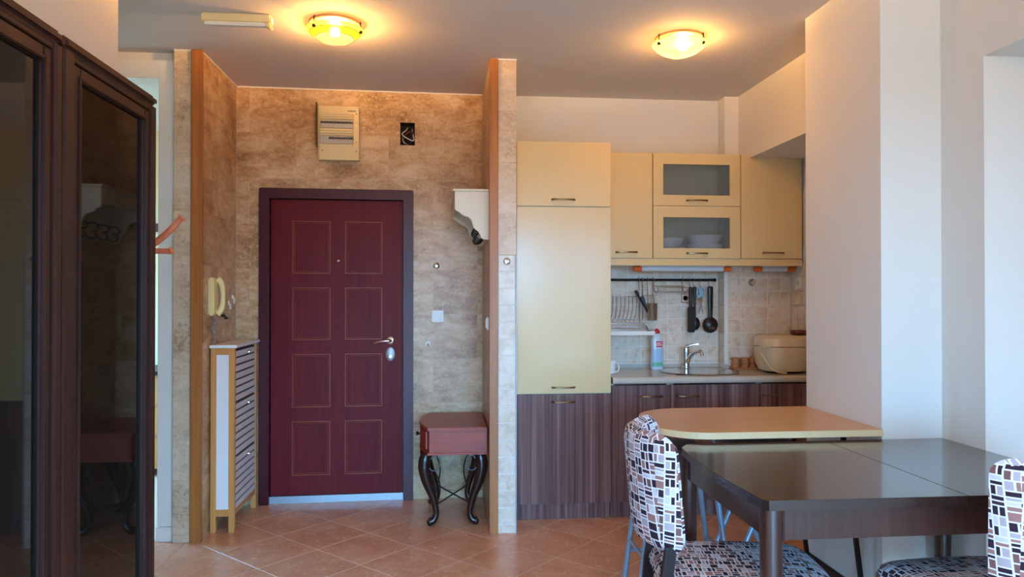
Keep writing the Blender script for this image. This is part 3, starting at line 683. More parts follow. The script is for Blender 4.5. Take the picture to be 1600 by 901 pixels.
# lamps under the cabinets
def tube_lamp(x0, x1, lab):
    l = thing('tube_lamp', ((x0 + x1) / 2, 4.9, 1.557), lab, 'lamp', 'tube lamps under the wall cabinets')
    MB().lathe([(0.018, 0), (0.018, x1 - x0 - 0.12)], (x0 + 0.06, 4.9, 1.576), 16, axis='x').build('tube', 'tube_white', l, True)
    for a in (x0, x1 - 0.062): MB().lathe([(0.010, 0), (0.019, 0.006), (0.019, 0.056), (0.010, 0.062)], (a, 4.9, 1.576), 16, axis='x').build('end_cap', 'orange_plastic', l, True)
    B(x0 + 0.05, x1 - 0.05, 4.885, 4.915, 1.590, 1.6395).build('bracket', 'white_plastic', l)
tube_lamp(1.295, 1.985, 'white tube lamp with orange end caps under the glass cabinet')
tube_lamp(2.145, 2.44, 'white tube lamp with orange cap in the dark alcove corner')
# rail and what hangs on it
rl = thing('utensil_rail', (1.5, 5.06, 1.49), 'dark steel utensil rail across the tiled backsplash', 'rail')
MB().tube([(1.064, 5.05, 1.503), (1.925, 5.05, 1.503)], 0.0085, 12).build('rod', 'black_metal', rl, True)
MB().lathe([(0.008, -0.003), (0.012, 0), (0.012, 0.012), (0.004, 0.016)], (1.92, 5.05, 1.503), 12, axis='x').build('end_knob', 'black_metal', rl, True)
for xx in (1.41, 1.695): B(xx - 0.006, xx + 0.006, 5.05, 5.0995, 1.49, 1.516, 0.003).build('wall_bracket', 'steel', rl)
RY = 5.05
rk = thing('dish_rack', (1.27, 4.95, 1.09), 'chrome wire dish rack with white drip tray hanging from the rail', 'dish rack')
m = MB()
for xx in (1.375, 1.40): m.tube([(xx, RY - 0.011, 1.503), (xx, RY, 1.518), (xx, RY + 0.011, 1.503), (xx, RY, 1.45), (xx, RY, 1.215)], 0.003, 6, 3)
m.tube([(1.40, RY - 0.012, 1.47), (1.40, RY - 0.012, 1.23)], 0.003, 6)
m.build('hanger', 'steel', rk, True)
m = MB()
m.tube([(1.064, 5.03, 1.387), (1.375, 5.03, 1.387)], 0.0035, 6); m.tube([(1.064, 5.03, 1.225), (1.375, 5.03, 1.225)], 0.0035, 6); m.tube([(1.064, 4.90, 1.205), (1.375, 4.90, 1.205)], 0.0035, 6)
m.tube([(1.375, 5.03, 1.387), (1.375, 5.03, 1.19), (1.375, 4.86, 1.19), (1.375, 4.83, 1.16)], 0.0035, 6)
m.tube([(1.375, 5.03, 1.22), (1.41, 4.85, 1.15)], 0.003, 6)
m.build('frame', 'steel', rk, True)
for k in range(10):
    xx = 1.08 + k * 0.028
    MB().tube([(xx + 0.02, 5.025, 1.387), (xx + 0.012, 4.99, 1.32), (xx, 4.985, 1.25), (xx - 0.01, 5.0, 1.215), (xx - 0.01, 4.90, 1.205)], 0.0026, 6, 3).build('plate_wire', 'steel', rk, True)
m = MB()
for (a, b, c, d, e, f) in ((1.07, 1.425, 4.83, 5.02, 1.128, 1.134), (1.07, 1.425, 4.826, 4.832, 1.128, 1.155), (1.07, 1.425, 5.018, 5.024, 1.128, 1.155), (1.422, 1.428, 4.826, 5.024, 1.128, 1.155), (1.066, 1.072, 4.826, 5.024, 1.128, 1.155)): m.box(a, b, c, d, e, f)
m.build('drip_tray', 'white_plastic', rk)
m = MB()
for k in range(9): m.tube([(1.09 + k * 0.036, 4.835, 1.165), (1.09 + k * 0.036, 5.02, 1.175)], 0.0025, 6)
m.tube([(1.07, 4.835, 1.165), (1.42, 4.835, 1.165)], 0.0035, 6); m.tube([(1.07, 5.02, 1.175), (1.42, 5.02, 1.175)], 0.0035, 6)
m.build('tray_grid', 'steel', rk, True)
cp = thing('utensil_cup', (1.457, 5.0, 1.22), 'steel utensil cup hooked on the rail beside the dish rack', 'cup')
MB().lathe([(0.034, 0), (0.036, 0.003), (0.038, 0.115), (0.040, 0.118), (0.036, 0.115), (0.034, 0.006), (0.001, 0.006)], (1.457, 5.0, 1.222), 24).build('cup_body', 'steel', cp, True)
m = MB()
for xx in (1.438, 1.476): m.tube([(xx, RY - 0.011, 1.503), (xx, RY, 1.518), (xx, RY + 0.011, 1.50), (xx, 5.04, 1.34), (xx, 5.035, 1.325)], 0.0028, 6, 3)
m.tube([(1.40, 5.035, 1.395), (1.50, 5.035, 1.395)], 0.0028, 6)
m.build('hook_wire', 'steel', cp, True)
for (p, q, mt, lab) in (((1.452, 5.0, 1.23), (1.335, 4.985, 1.425), 'black_plastic', 'black plastic utensil leaning far out of the steel cup'), ((1.46, 5.005, 1.23), (1.385, 5.01, 1.385), 'navy_plastic', 'short navy spatula leaning in the steel cup')):
    p, q = Vector(p), Vector(q); dd = (q - p).normalized()
    u = thing('kitchen_utensil', p, lab, 'utensil', 'utensils in the steel cup')
    MB().tube([p, p + dd * 0.08, q], [0.005, 0.006, 0.007], 8).build('handle', mt, u, True)
    MB().tube([q - dd * 0.05, q - dd * 0.03, q - dd * 0.005, q + dd * 0.004], [0.005, 0.013, 0.013, 0.006], 10, 3, flat=0.5).build('head', mt, u, True)
MB().tube([(1.475, 5.0, 1.23), (1.472, 5.0, 1.36), (1.465, 5.0, 1.385), (1.452, 5.0, 1.385), (1.448, 5.0, 1.35)], 0.0025, 6, 4).build('whisk', 'steel', None, True, label='thin steel wire loop of a whisk in the utensil cup', cat='whisk')
sp = thing('spice_shelf', (1.59, 5.0, 1.41), 'narrow chrome wire shelf hanging from the utensil rail', 'shelf')
for xx in (1.485, 1.69): MB().tube([(xx, RY - 0.013, 1.503), (xx, RY, 1.516), (xx, RY + 0.013, 1.50), (xx, 5.04, 1.42), (xx, 4.96, 1.418), (xx, 4.955, 1.45)], 0.0035, 6, 3).build('bracket', 'steel', sp, True)
for (yy, zz) in ((4.955, 1.45), (4.955, 1.42), (5.0, 1.418), (5.04, 1.42), (5.04, 1.46)): MB().tube([(1.475, yy, zz), (1.70, yy, zz)], 0.0032, 6).build('wire', 'steel', sp, True)
so = thing('wall_socket', (1.725, 5.1, 1.335), 'decorated wall socket on the backsplash behind the spatulas', 'socket')
B(1.69, 1.76, 5.092, 5.0995, 1.338, 1.412, 0.003).build('plate', 'splash_tile', so)
m = MB()
for q in subtract([(1.694, 1.756, 1.342, 1.408)], (1.699, 1.751, 1.347, 1.403)): m.box(q[0], q[1], 5.09, 5.093, q[2], q[3])
m.build('ornament_border', 'socket_red', so)
MB().lathe([(0.019, 0), (0.019, 0.004), (0.016, 0.004), (0.015, 0.0), (0.001, 0.0)], (1.725, 5.091, 1.375), 18, axis='y').build('outlet', 'socket_red', so, True)
def s_hook(x, parent): return MB().tube([(x, RY - 0.009, 1.497), (x, RY, 1.516), (x, RY + 0.010, 1.503), (x, RY + 0.004, 1.47), (x, RY - 0.012, 1.448), (x, RY - 0.022, 1.458)], 0.0022, 6, 4).build('hook', 'steel', parent, True)
def hang(name, x, lab, cat): 
    h = thing(name, (x, 5.03, 1.15), lab, cat, 'utensils hanging on the rail'); s_hook(x, h); return h
h = hang('spatula', 1.742, 'black spatula with broad rectangular blade hanging on the rail', 'spatula')
MB().tube([(1.742, 5.03, 1.452), (1.742, 5.03, 1.44), (1.742, 5.03, 1.33), (1.744, 5.03, 1.30)], [0.006, 0.013, 0.011, 0.008], 10, 3, flat=1).build('handle', 'black_plastic', h, True)
MB().prism(rrect(1.718, 1.771, 1.135, 1.315, 0.012), 1, 5.02, 5.026, 0.002).build('blade', 'black_plastic', h)
h = hang('serving_spoon', 1.772, 'black serving spoon half hidden behind the spatula', 'spoon')
MB().tube([(1.772, 5.035, 1.452), (1.772, 5.035, 1.44), (1.774, 5.035, 1.30), (1.778, 5.035, 1.22)], [0.006, 0.012, 0.008, 0.006], 10, 3).build('handle', 'black_plastic', h, True)
MB().lathe([(0.001, 0.012), (0.02, 0.010), (0.03, 0.0), (0.029, -0.003), (0.001, 0.006)], (1.782, 5.035, 1.195), 20, 1.0, 1.5, axis='y').build('bowl', 'black_plastic', h, True)
h = hang('scissors', 1.815, 'kitchen scissors with pale blue handles hanging open-ended on the rail', 'scissors')
for sg in (-1, 1):
    MB().tube([(1.815 + sg * (0.016 + 0.012 * math.cos(a)), 5.026, 1.415 + 0.034 * math.sin(a)) for a in [k * PI / 6 for k in range(12)]], 0.0055, 8, 2, True).build('finger_loop', 'blue_plastic', h, True)
    MB().prism([(1.815 + sg * 0.018, 1.385), (1.815 + sg * 0.006, 1.388), (1.815 - sg * 0.016, 1.27), (1.815 - sg * 0.012, 1.268)], 1, 5.024 + sg * 0.0015, 5.026 + sg * 0.0015).build('blade', 'steel', h)
h = hang('skimmer', 1.885, 'black ladle with round head and glossy handle hanging at the rail end', 'ladle')
MB().tube([(1.885, 5.03, 1.455), (1.885, 5.03, 1.445), (1.885, 5.03, 1.32), (1.886, 5.03, 1.235)], [0.006, 0.011, 0.010, 0.007], 12, 4, flat=1.9).build('handle', 'black_plastic', h, True)
MB().lathe([(0.001, 0.022), (0.02, 0.020), (0.042, 0.010), (0.056, -0.004), (0.055, -0.007), (0.04, 0.004), (0.001, 0.014)], (1.886, 5.03, 1.186), 28, axis='y').build('head', 'black_plastic', h, True)
for k in range(4): B(1.866 + k * 0.012, 1.871 + k * 0.012, 5.006, 5.013, 1.155, 1.175, 0.001, 1).build('slot', 'steel', h)
# valve on the tiled chase
vv = thing('water_valve', (2.165, 4.98, 1.46), 'round chrome shut-off valve cap on the tiles right of the rail', 'valve')
MB().lathe([(0.026, 0), (0.025, 0.006), (0.016, 0.012), (0.010, 0.03), (0.014, 0.034), (0.001, 0.036)], (2.165, 4.98, 1.485), 20, axis='y').build('cap', 'chrome', vv, True)
so = thing('wall_socket', (2.452, 4.86, 1.44), 'socket on the dark side wall of the alcove', 'socket')
B(2.442, 2.4515, 4.82, 4.90, 1.44, 1.52, 0.003).build('plate', 'white_plastic', so)
MB().lathe([(0.02, -0.003), (0.02, 0.0)], (2.4418, 4.86, 1.48), 16, axis='x').build('outlet', 'breaker_grey', so, True)
# bottle of washing-up liquid
bo = thing('detergent_bottle', (1.475, 4.95, 0.886), 'pale blue washing-up liquid bottle with red cap beside the sink', 'bottle')
MB().lathe([(0.040, 0), (0.043, 0.006), (0.043, 0.10), (0.038, 0.15), (0.041, 0.20), (0.030, 0.232), (0.016, 0.245), (0.014, 0.25)], (1.475, 4.95, 0.886), 28, 1.0, 0.62, 2.6).build('bottle_body', 'bottle_plastic', bo, True)
MB().lathe([(0.018, 0), (0.020, 0.004), (0.020, 0.016), (0.014, 0.024), (0.008, 0.032), (0.001, 0.033)], (1.475, 4.95, 1.133), 20).build('cap', 'red_plastic', bo, True)
def label_patch(z0, z1, r, mat, a0=-2.5, a1=-0.65, name='label'):
    V, F = [], []; n = 12
    for zz in (z0, z1):
        for k in range(n + 1):
            a = a0 + (a1 - a0) * k / n; ca, sa = math.cos(a), math.sin(a); q = (abs(ca) ** 2.6 + abs(sa) ** 2.6) ** (-1 / 2.6)
            V.append((1.475 + r * ca * q, 4.95 + r * 0.66 * sa * q, 0.886 + zz))
    for k in range(n): F.append((k, k + 1, n + 2 + k, n + 1 + k))
    return MB()._add(V, F).build(name, mat, bo, True)
label_patch(0.045, 0.14, 0.0445, 'label_blue'); label_patch(0.022, 0.05, 0.0447, 'green_print'); label_patch(0.155, 0.195, 0.0425, 'label_red', -1.9, -0.75)
label_patch(0.166, 0.172, 0.0432, 'white_plastic', -1.95, -0.9, 'label_lettering'); label_patch(0.179, 0.185, 0.0432, 'white_plastic', -1.8, -1.0, 'label_lettering')
# jars on a tray
ty = thing('jar_tray', (2.085, 4.91, 0.886), 'small wooden tray holding the spice jars beside the sink', 'tray')
B(1.99, 2.185, 4.865, 4.955, 0.886, 0.894, 0.003).build('tray_base', 'jar_wood', ty)
m = MB(); m.box(1.99, 2.185, 4.862, 4.867, 0.886, 0.902); m.box(1.99, 2.185, 4.953, 4.958, 0.886, 0.902); m.build('tray_rim', 'jar_wood', ty)
for k, lab in enumerate(('wooden spice jar on the tray, nearest the sink', 'wooden spice jar in the middle of the tray', 'wooden spice jar on the tray, touching the beige cooker')):
    xx = 2.02 + k * 0.062
    j = thing('spice_jar', (xx, 4.91, 0.894), lab, 'jar', 'wooden spice jars')
    MB().lathe([(0.025, 0), (0.028, 0.004), (0.028, 0.022), (0.025, 0.026), (0.028, 0.03), (0.028, 0.048), (0.026, 0.052)], (xx, 4.91, 0.8945), 20).build('jar_body', 'jar_wood', j, True)
    MB().lathe([(0.030, 0), (0.030, 0.014), (0.026, 0.019), (0.001, 0.019)], (xx, 4.91, 0.947), 20).build('lid', 'jar_wood', j, True)
# beige cooker
ck = thing('multi_cooker', (2.27, 4.69, 0.886), 'large beige electric cooker in the alcove at the end of the worktop', 'cooker')
CX, CYY = 2.258, 4.70
MB().lathe([(0.135, 0.012), (0.15, 0.018), (0.172, 0.06), (0.18, 0.13), (0.181, 0.172)], (CX, CYY, 0.886), 48, 1.0, 0.85, 2.6).build('body', 'cooker_beige', ck, True)
MB().lathe([(0.178, 0.174), (0.184, 0.178), (0.184, 0.182), (0.172, 0.228), (0.15, 0.243), (0.001, 0.246)], (CX, CYY, 0.886), 48, 1.0, 0.85, 2.6).build('lid', 'cooker_beige', ck, True)
MB().lathe([(0.12, 0), (0.13, 0.012)], (CX, CYY, 0.8865), 40, 1.0, 0.85, 2.6).build('base', 'black_plastic', ck, True)
B(2.045, 2.12, 4.565, 4.60, 1.055, 1.075, 0.006).build('lid_catch', 'cooker_beige', ck)
MB().tube([(2.055, 4.60, 1.03), (2.058, 4.55, 1.0), (2.08, 4.53, 0.95), (2.13, 4.525, 0.91), (2.20, 4.53, 0.897)], 0.006, 8, 5).build('carry_handle', 'cooker_beige', ck, True)
MB().lathe([(0.04, 0), (0.06, 0.01), (0.05, 0.03), (0.001, 0.034)], (2.38, 4.72, 1.132), 20).build('maroon_item', 'maroon_plastic', ck, True)  # stands for the separate dark maroon item behind the cooker
# white mug at the left end of the worktop
mg = thing('mug', (1.10, 4.70, 0.886), 'white mug with curved handle at the left end of the worktop', 'mug')
MB().lathe([(0.028, 0), (0.032, 0.003), (0.034, 0.085), (0.031, 0.085), (0.029, 0.008), (0.001, 0.008)], (1.097, 4.72, 0.886), 24).build('mug_body', 'porcelain', mg, True)
MB().tube([(1.118, 4.697, 0.955), (1.134, 4.682, 0.955), (1.142, 4.675, 0.93), (1.134, 4.682, 0.903), (1.118, 4.697, 0.9)], 0.005, 8, 4).build('mug_handle', 'porcelain', mg, True)

# ================================================================== CEILING LAMPS
def dome(z0, R0, R1, dz, n=8): # profile from outer radius R0 at z0 down to R1 at z0 - dz
    return [(R1 + (R0 - R1) * math.cos(k / n * PI / 2), z0 - dz * math.sin(k / n * PI / 2)) for k in range(n + 1)]
def ceiling_lamp(x, y, lab, outer, inner, ring, bulb, rot, hot):
    l = thing('ceiling_lamp', (x, y, 2.66), lab, 'lamp')
    zr = 2.754
    MB().lathe([(0.001, CEIL - 0.012), (0.126, CEIL - 0.012), (0.130, CEIL - 0.008), (0.130, CEIL - 0.0005)], (x, y, 0), 40).build('ceiling_base', 'lamp_pan', l, True)
    def cap(z): return [(r, zz) for r, zz in z]
    if ring:
        MB().lathe([(0.144, zr), (0.146, zr - 0.004), (0.132, zr - 0.016), (0.126, zr - 0.018)], (x, y, 0), 48).build('shade_rim', outer, l, True)
        MB().lathe([(0.126, zr - 0.017), (0.110, zr - 0.031), (0.096, zr - 0.042)], (x, y, 0), 48).build('shade_ring', ring, l, True)
        MB().lathe([(0.096, zr - 0.0415), (0.08, zr - 0.051), (0.05, zr - 0.061), (0.02, zr - 0.066), (0.0005, zr - 0.067)], (x, y, 0), 48).build('shade_bowl', inner, l, True)
        for (r, z_) in ((0.1265, zr - 0.018), (0.0965, zr - 0.0425)):
            MB().tube([(x + r * math.cos(k * PI / 16), y + r * math.sin(k * PI / 16), z_) for k in range(32)], 0.0016, 6, 0, True).build('seam_ring', 'bronze_handle', l, True)
    else:
        MB().lathe([(0.144, zr), (0.142, zr - 0.006), (0.126, zr - 0.024), (0.10, zr - 0.043), (0.06, zr - 0.060), (0.02, zr - 0.067), (0.0005, zr - 0.068)], (x, y, 0), 48).build('shade_bowl', inner, l, True)
    for k in range(3):
        a = rot + k * 2 * PI / 3; cx, cy = x + 0.134 * math.cos(a), y + 0.134 * math.sin(a)
        MB().lathe([(0.008, -0.016), (0.010, -0.012), (0.010, -0.004), (0.003, -0.002), (0.003, 0.042)], (cx, cy, zr - 0.006), 12).build('clip', 'black_metal', l, True)
    MB().lathe([(0.012, 0.026), (0.023, 0.012), (0.026, 0.0), (0.022, -0.014), (0.012, -0.023), (0.001, -0.026)], (x + hot[0], y + hot[1], 2.745), 12).build('bulb', bulb, l, True)
    return l
ceiling_lamp(-0.545, 3.83, 'round amber glass ceiling lamp with gold ring near the entrance', 'amber_glass', 'pale_glass', 'gold_glass', 'bulb_entrance', 1.9, (0.0, 0.0))
ceiling_lamp(1.28, 3.87, 'round frosted glass ceiling lamp in front of the kitchen', 'pale_glass', 'pale_glass', None, 'bulb_kitchen', 1.4, (0.02, 0.0))
living = ceiling_lamp(0.35, 0.35, 'round frosted glass ceiling lamp in the living area behind the viewer', 'pale_glass', 'pale_glass', None, 'bulb_living', 0.4, (0.0, 0.0))
em = thing('emergency_light', (-1.01, 3.77, 2.72), 'cream emergency light box on the ceiling left of the amber lamp', 'lamp')
B(-1.18, -0.845, 3.735, 3.80, CEIL - 0.045, CEIL - 0.0005, 0.006).build('housing', 'fuse_cream', em)
B(-1.165, -0.868, 3.728, 3.77, CEIL - 0.062, CEIL - 0.0455, 0.006).build('lens', 'white_plastic', em)
B(-0.868, -0.846, 3.73, 3.80, CEIL - 0.065, CEIL - 0.045, 0.005).build('end_cap', 'fuse_cream', em)

# ================================================================== ENTRANCE FURNITURE
# shoe cabinet with slatted flaps, along the left stub wall, front facing +x
sc_ = thing('shoe_cabinet', (-1.285, 4.75, 0), 'slim shoe cabinet with bamboo frame and grey slatted flaps', 'cabinet')
xa, xb, ya, yb, zt = -1.352, -1.214, 4.478, 5.012, 1.085
for (x0, x1) in ((xa, xa + 0.032), (xb - 0.034, xb)):
    for (y0, y1) in ((ya, ya + 0.03), (yb - 0.03, yb)): B(x0, x1, y0, y1, 0, zt, 0.003).build('post', 'bamboo', sc_)
for y0 in (ya, yb - 0.03):
    B(xa + 0.032, xb - 0.034, y0, y0 + 0.03, 0.095, 0.135, 0.003).build('rail', 'bamboo', sc_); B(xa + 0.032, xb - 0.034, y0, y0 + 0.03, zt - 0.04, zt, 0.003).build('rail', 'bamboo', sc_)
    B(xa + 0.032, xb - 0.034, y0 + 0.008, y0 + 0.02, 0.135, zt - 0.04).build('side_panel', 'white_lacquer', sc_)
B(xb - 0.03, xb - 0.004, ya + 0.03, yb - 0.03, 0.095, 0.125, 0.003).build('rail', 'bamboo', sc_)
B(xa, xa + 0.008, ya + 0.03, yb - 0.03, 0.10, zt).build('back_panel', 'slat_shadow', sc_)
B(xa - 0.004, xb + 0.016, ya - 0.012, yb + 0.006, zt, zt + 0.018, 0.003).build('cabinet_top', 'white_lacquer', sc_)
fl = ((0.765, 1.072), (0.445, 0.758), (0.128, 0.438))
for (z0, z1) in fl:
    fx = thing_part = None
    f_ = B(xb - 0.028, xb - 0.012, ya + 0.032, yb - 0.032, z0, z1).build('flap', 'slat_shadow', sc_)
    n = 7; w = (z1 - z0) / n
    for k in range(n):
        B(xb - 0.012, xb - 0.002, ya + 0.033, yb - 0.033, z0 + k * w + 0.001, z0 + (k + 1) * w - 0.010, 0.002, 1).build('slat', 'slat_grey', f_)
    MB().lathe([(0.006, 0), (0.006, 0.012), (0.012, 0.018), (0.010, 0.026), (0.001, 0.028)], (xb - 0.006, 4.75, z1 - 0.03), 14, axis='x').build('knob', 'chrome', f_, True)
# intercom handset on left stub wall
ic = thing('intercom', (-1.362, 4.5, 1.27), 'cream intercom handset with grey coiled cord on the stub wall', 'intercom')
wx = -1.362
B(wx, wx + 0.035, 4.455, 4.535, 1.275, 1.50, 0.008).build('base', 'cream_plastic', ic)
MB().tube([(wx + 0.034, 4.515, 1.285), (wx + 0.058, 4.525, 1.315), (wx + 0.066, 4.53, 1.39), (wx + 0.058, 4.525, 1.465), (wx + 0.034, 4.515, 1.492)], [0.022, 0.018, 0.013, 0.018, 0.022], 12, 5).build('handset', 'cream_plastic', ic, True)
B(wx, wx + 0.03, 4.535, 4.575, 1.28, 1.495, 0.008).build('cradle', 'cream_plastic', ic)
cd = []
for k in range(90):
    a = k * 0.75; z_ = 1.275 - 0.165 * k / 89
    cd.append((wx + 0.022 + 0.007 * math.cos(a) + 0.006 * math.sin(k * 0.12), 4.515 + 0.007 * math.sin(a) + 0.010 * math.sin(k * 0.1), z_))
MB().tube(cd, 0.0026, 5).build('coiled_cord', 'cord_grey', ic, True)
def ring_hook(y, z, lab, mat):
    h = thing('wall_hook', (wx, y, z - 0.025), lab, 'hook', 'little hooks beside the intercom')
    MB().lathe([(0.014, 0), (0.014, 0.004), (0.010, 0.007), (0.001, 0.007)], (wx, y, z + 0.012), 16, axis='x').build('disc', mat, h, True)
    MB().tube([(wx + 0.012, y + 0.014 * math.cos(a), z - 0.012 + 0.018 * math.sin(a)) for a in [k * PI / 8 for k in range(16)]], 0.003, 6, 0, True).build('ring', mat, h, True)
ring_hook(4.965, 1.372, 'white plastic ring hook nearest the door corner', 'white_plastic')
ring_hook(4.875, 1.335, 'white plastic ring hook between the intercom and the door corner', 'white_plastic')
kh = thing('key_hook', (wx, 4.75, 1.25), 'tiny black metal key hook beside the intercom handset', 'hook')
B(wx, wx + 0.006, 4.72, 4.78, 1.262, 1.282, 0.002).build('bar', 'black_metal', kh)
for yy in (4.73, 4.77): MB().tube([(wx + 0.004, yy, 1.272), (wx + 0.015, yy, 1.262), (wx + 0.022, yy, 1.248), (wx + 0.028, yy, 1.258)], 0.0035, 6, 3).build('prong', 'black_metal', kh, True)
# white wall shelf on the right stub wall, with scalloped side panels
sh = thing('wall_shelf', (0.18, 4.74, 1.72), 'white wall shelf with scalloped side panels and black iron hooks', 'shelf')
prof = [(0.284, 2.02), (0.078, 2.02), (0.078, 1.915), (0.088, 1.902), (0.104, 1.896), (0.118, 1.880), (0.135, 1.872), (0.158, 1.866), (0.176, 1.850), (0.184, 1.828), (0.188, 1.806), (0.200, 1.792), (0.216, 1.782), (0.228, 1.764), (0.236, 1.742), (0.250, 1.732), (0.284, 1.728)]
for (y0, y1) in ((4.425, 4.445), (5.03, 5.05)): MB().prism(prof, 1, y0, y1, 0.002, 1).build('side_panel', 'cream_lacquer', sh)
B(0.068, 0.283, 4.415, 5.06, 2.02, 2.034, 0.003).build('shelf_top', 'cream_lacquer', sh)
B(0.078, 0.090, 4.445, 5.03, 1.93, 2.02).build('front_apron', 'cream_lacquer', sh)
B(0.272, 0.283, 4.445, 5.03, 1.73, 2.02).build('back_board', 'cream_lacquer', sh)
for k in range(4):
    y_ = 4.52 + k * 0.145
    MB().tube([(0.272, y_, 1.82), (0.25, y_, 1.835), (0.215, y_, 1.83), (0.20, y_, 1.805), (0.215, y_, 1.785), (0.235, y_, 1.79)], 0.005, 8, 4).build('iron_hook', 'black_metal', sh, True)
    MB().tube([(0.272, y_, 1.765), (0.255, y_, 1.745), (0.225, y_, 1.74), (0.21, y_, 1.76), (0.222, y_, 1.775)], 0.005, 8, 4).build('iron_hook', 'black_metal', sh, True)
# console table against the right stub wall, front faces -x
cs = thing('console_table', (0.08, 4.73, 0), 'small cherry console table with drawer and scrolled dark iron legs', 'table')
xa, xb, ya, yb = -0.118, 0.276, 4.462, 5.02
bow = [(xb, ya), (xb, yb)] + [(xa + 0.045 - 0.055 * math.sin(PI * k / 12), yb - (yb - ya) * k / 12) for k in range(13)]
def grow(p, e): cx, cy = 0.09, (ya + yb) / 2; return [(x + (e if x > cx else -e) * (0 if x > 0.27 else 1), y + (e if y > cy else -e)) for x, y in p]
MB().prism(grow(bow, 0.012), 2, 0.580, 0.598, 0.004).build('table_top', 'cherry', cs)
MB().prism(bow, 2, 0.448, 0.580).build('box', 'cherry', cs)
MB().prism(grow(bow, 0.012), 2, 0.434, 0.448, 0.004).build('bottom_moulding', 'cherry', cs)
df = [(p[0] - 0.008, p[1]) for p in bow[3:-1]] + [(p[0] + 0.012, p[1]) for p in bow[3:-1]][::-1]
dw = MB().prism(df, 2, 0.462, 0.566).build('drawer', 'cherry', cs)
B(xa + 0.055, xb - 0.012, ya - 0.004, ya + 0.002, 0.460, 0.572, 0.002).build('side_panel', 'cherry', cs)
MB().lathe([(0.006, 0), (0.006, -0.014), (0.013, -0.02), (0.012, -0.03), (0.001, -0.033)], (xa - 0.012, (ya + yb) / 2, 0.515), 14, axis='x').build('drawer_knob', 'black_metal', dw, True)
def cabriole(x, y, sx, sy):
    lg = MB().tube([(x, y, 0.434), (x - sx * 0.008, y, 0.40), (x - sx * 0.012, y, 0.35), (x + sx * 0.004, y, 0.27), (x + sx * 0.034, y, 0.19), (x + sx * 0.052, y, 0.13), (x + sx * 0.060, y, 0.075), (x + sx * 0.046, y, 0.035), (x + sx * 0.02, y, 0.024)],
                   [0.030, 0.038, 0.038, 0.032, 0.024, 0.020, 0.018, 0.021, 0.026], 12, 5).build('leg', 'iron_brown', cs, True)
    MB().lathe([(0.001, -0.022), (0.012, -0.020), (0.020, -0.008), (0.022, 0.002), (0.012, 0.014), (0.001, 0.017)], (x + sx * 0.024, y, 0.023), 14).build('scroll_foot', 'iron_brown', lg, True)
    MB().tube([(x + sx * (0.05 + 0.033 * math.cos(a) * (1 - a / 14)), y + sy * 0.012, 0.385 + 0.046 * math.sin(a) * (1 - a / 14)) for a in [2.6 - k * 0.42 for k in range(20)]], 0.0045, 6, 2).build('scroll', 'iron_brown', lg, True)
    MB().tube([(x + sx * 0.05, y + sy * 0.012, 0.335), (x + sx * 0.078, y + sy * 0.012, 0.27), (x + sx * 0.082, y + sy * 0.012, 0.20), (x + sx * 0.062, y + sy * 0.006, 0.12)], 0.005, 6, 5).build('curl_rod', 'iron_brown', lg, True)
LX0, LX1, LY0, LY1 = -0.092, 0.232, 4.50, 4.955
for (x, y, sx, sy) in ((LX0, LY0, 1, -1), (LX1, LY0, -1, -1), (LX0, LY1, 1, 1), (LX1, LY1, -1, 1)): cabriole(x, y, sx, sy)
for (p, q) in (((LX0 + 0.06, LY0, 0.125), (LX1 - 0.06, LY1, 0.125)), ((LX1 - 0.06, LY0, 0.131), (LX0 + 0.06, LY1, 0.131))): MB().tube([p, q], 0.005, 8).build('stretcher', 'iron_brown', cs, True)
sw = thing('light_switch', (0.284, 4.49, 1.185), 'cream switch seen edge-on on the stub wall beside the oak strip', 'switch')
B(0.273, 0.2835, 4.45, 4.53, 1.185, 1.265, 0.003).build('plate', 'white_plastic', sw); B(0.267, 0.274, 4.462, 4.518, 1.197, 1.253, 0.002).build('rocker', 'white_plastic', sw)
stick_hook(0.383, 4.3165, 1.596, 'small round chrome hook stuck to the top tile of the stub wall')
# coat stand behind the dark cabinets
ct = thing('coat_stand', (-1.17, 3.05, 0), 'reddish wooden coat stand whose pegs show beyond the dark cabinet', 'coat stand')
px, py = -1.19, 3.05
MB().lathe([(0.028, 0.2), (0.024, 0.25), (0.022, 0.8), (0.027, 1.1), (0.021, 1.2), (0.020, 1.66), (0.028, 1.69), (0.012, 1.73), (0.022, 1.76), (0.001, 1.79)], (px, py, 0), 16).build('pole', 'peg_wood', ct, True)
for a in (0.4, 0.4 + PI / 2, 0.4 + PI, 0.4 + 3 * PI / 2):
    MB().tube([(px, py, 0.28), (px + 0.10 * math.cos(a), py + 0.10 * math.sin(a), 0.22), (px + 0.18 * math.cos(a), py + 0.18 * math.sin(a), 0.05), (px + 0.22 * math.cos(a), py + 0.22 * math.sin(a), 0.016)], [0.018, 0.017, 0.015, 0.016], 8, 4).build('foot', 'peg_wood', ct, True)
for a in (-0.12, 2.3, 3.9):
    ca, sa = math.cos(a), math.sin(a)
    MB().tube([(px, py, 1.565), (px + 0.09 * ca, py + 0.09 * sa, 1.63), (px + 0.155 * ca, py + 0.155 * sa, 1.695), (px + 0.165 * ca, py + 0.165 * sa, 1.705)], [0.014, 0.014, 0.012, 0.019], 10, 4).build('peg', 'peg_wood', ct, True)
    MB().tube([(px, py, 1.575), (px + 0.105 * ca, py + 0.105 * sa, 1.572), (px + 0.125 * ca, py + 0.125 * sa, 1.575)], [0.012, 0.011, 0.017], 10, 3).build('peg', 'peg_wood', ct, True)

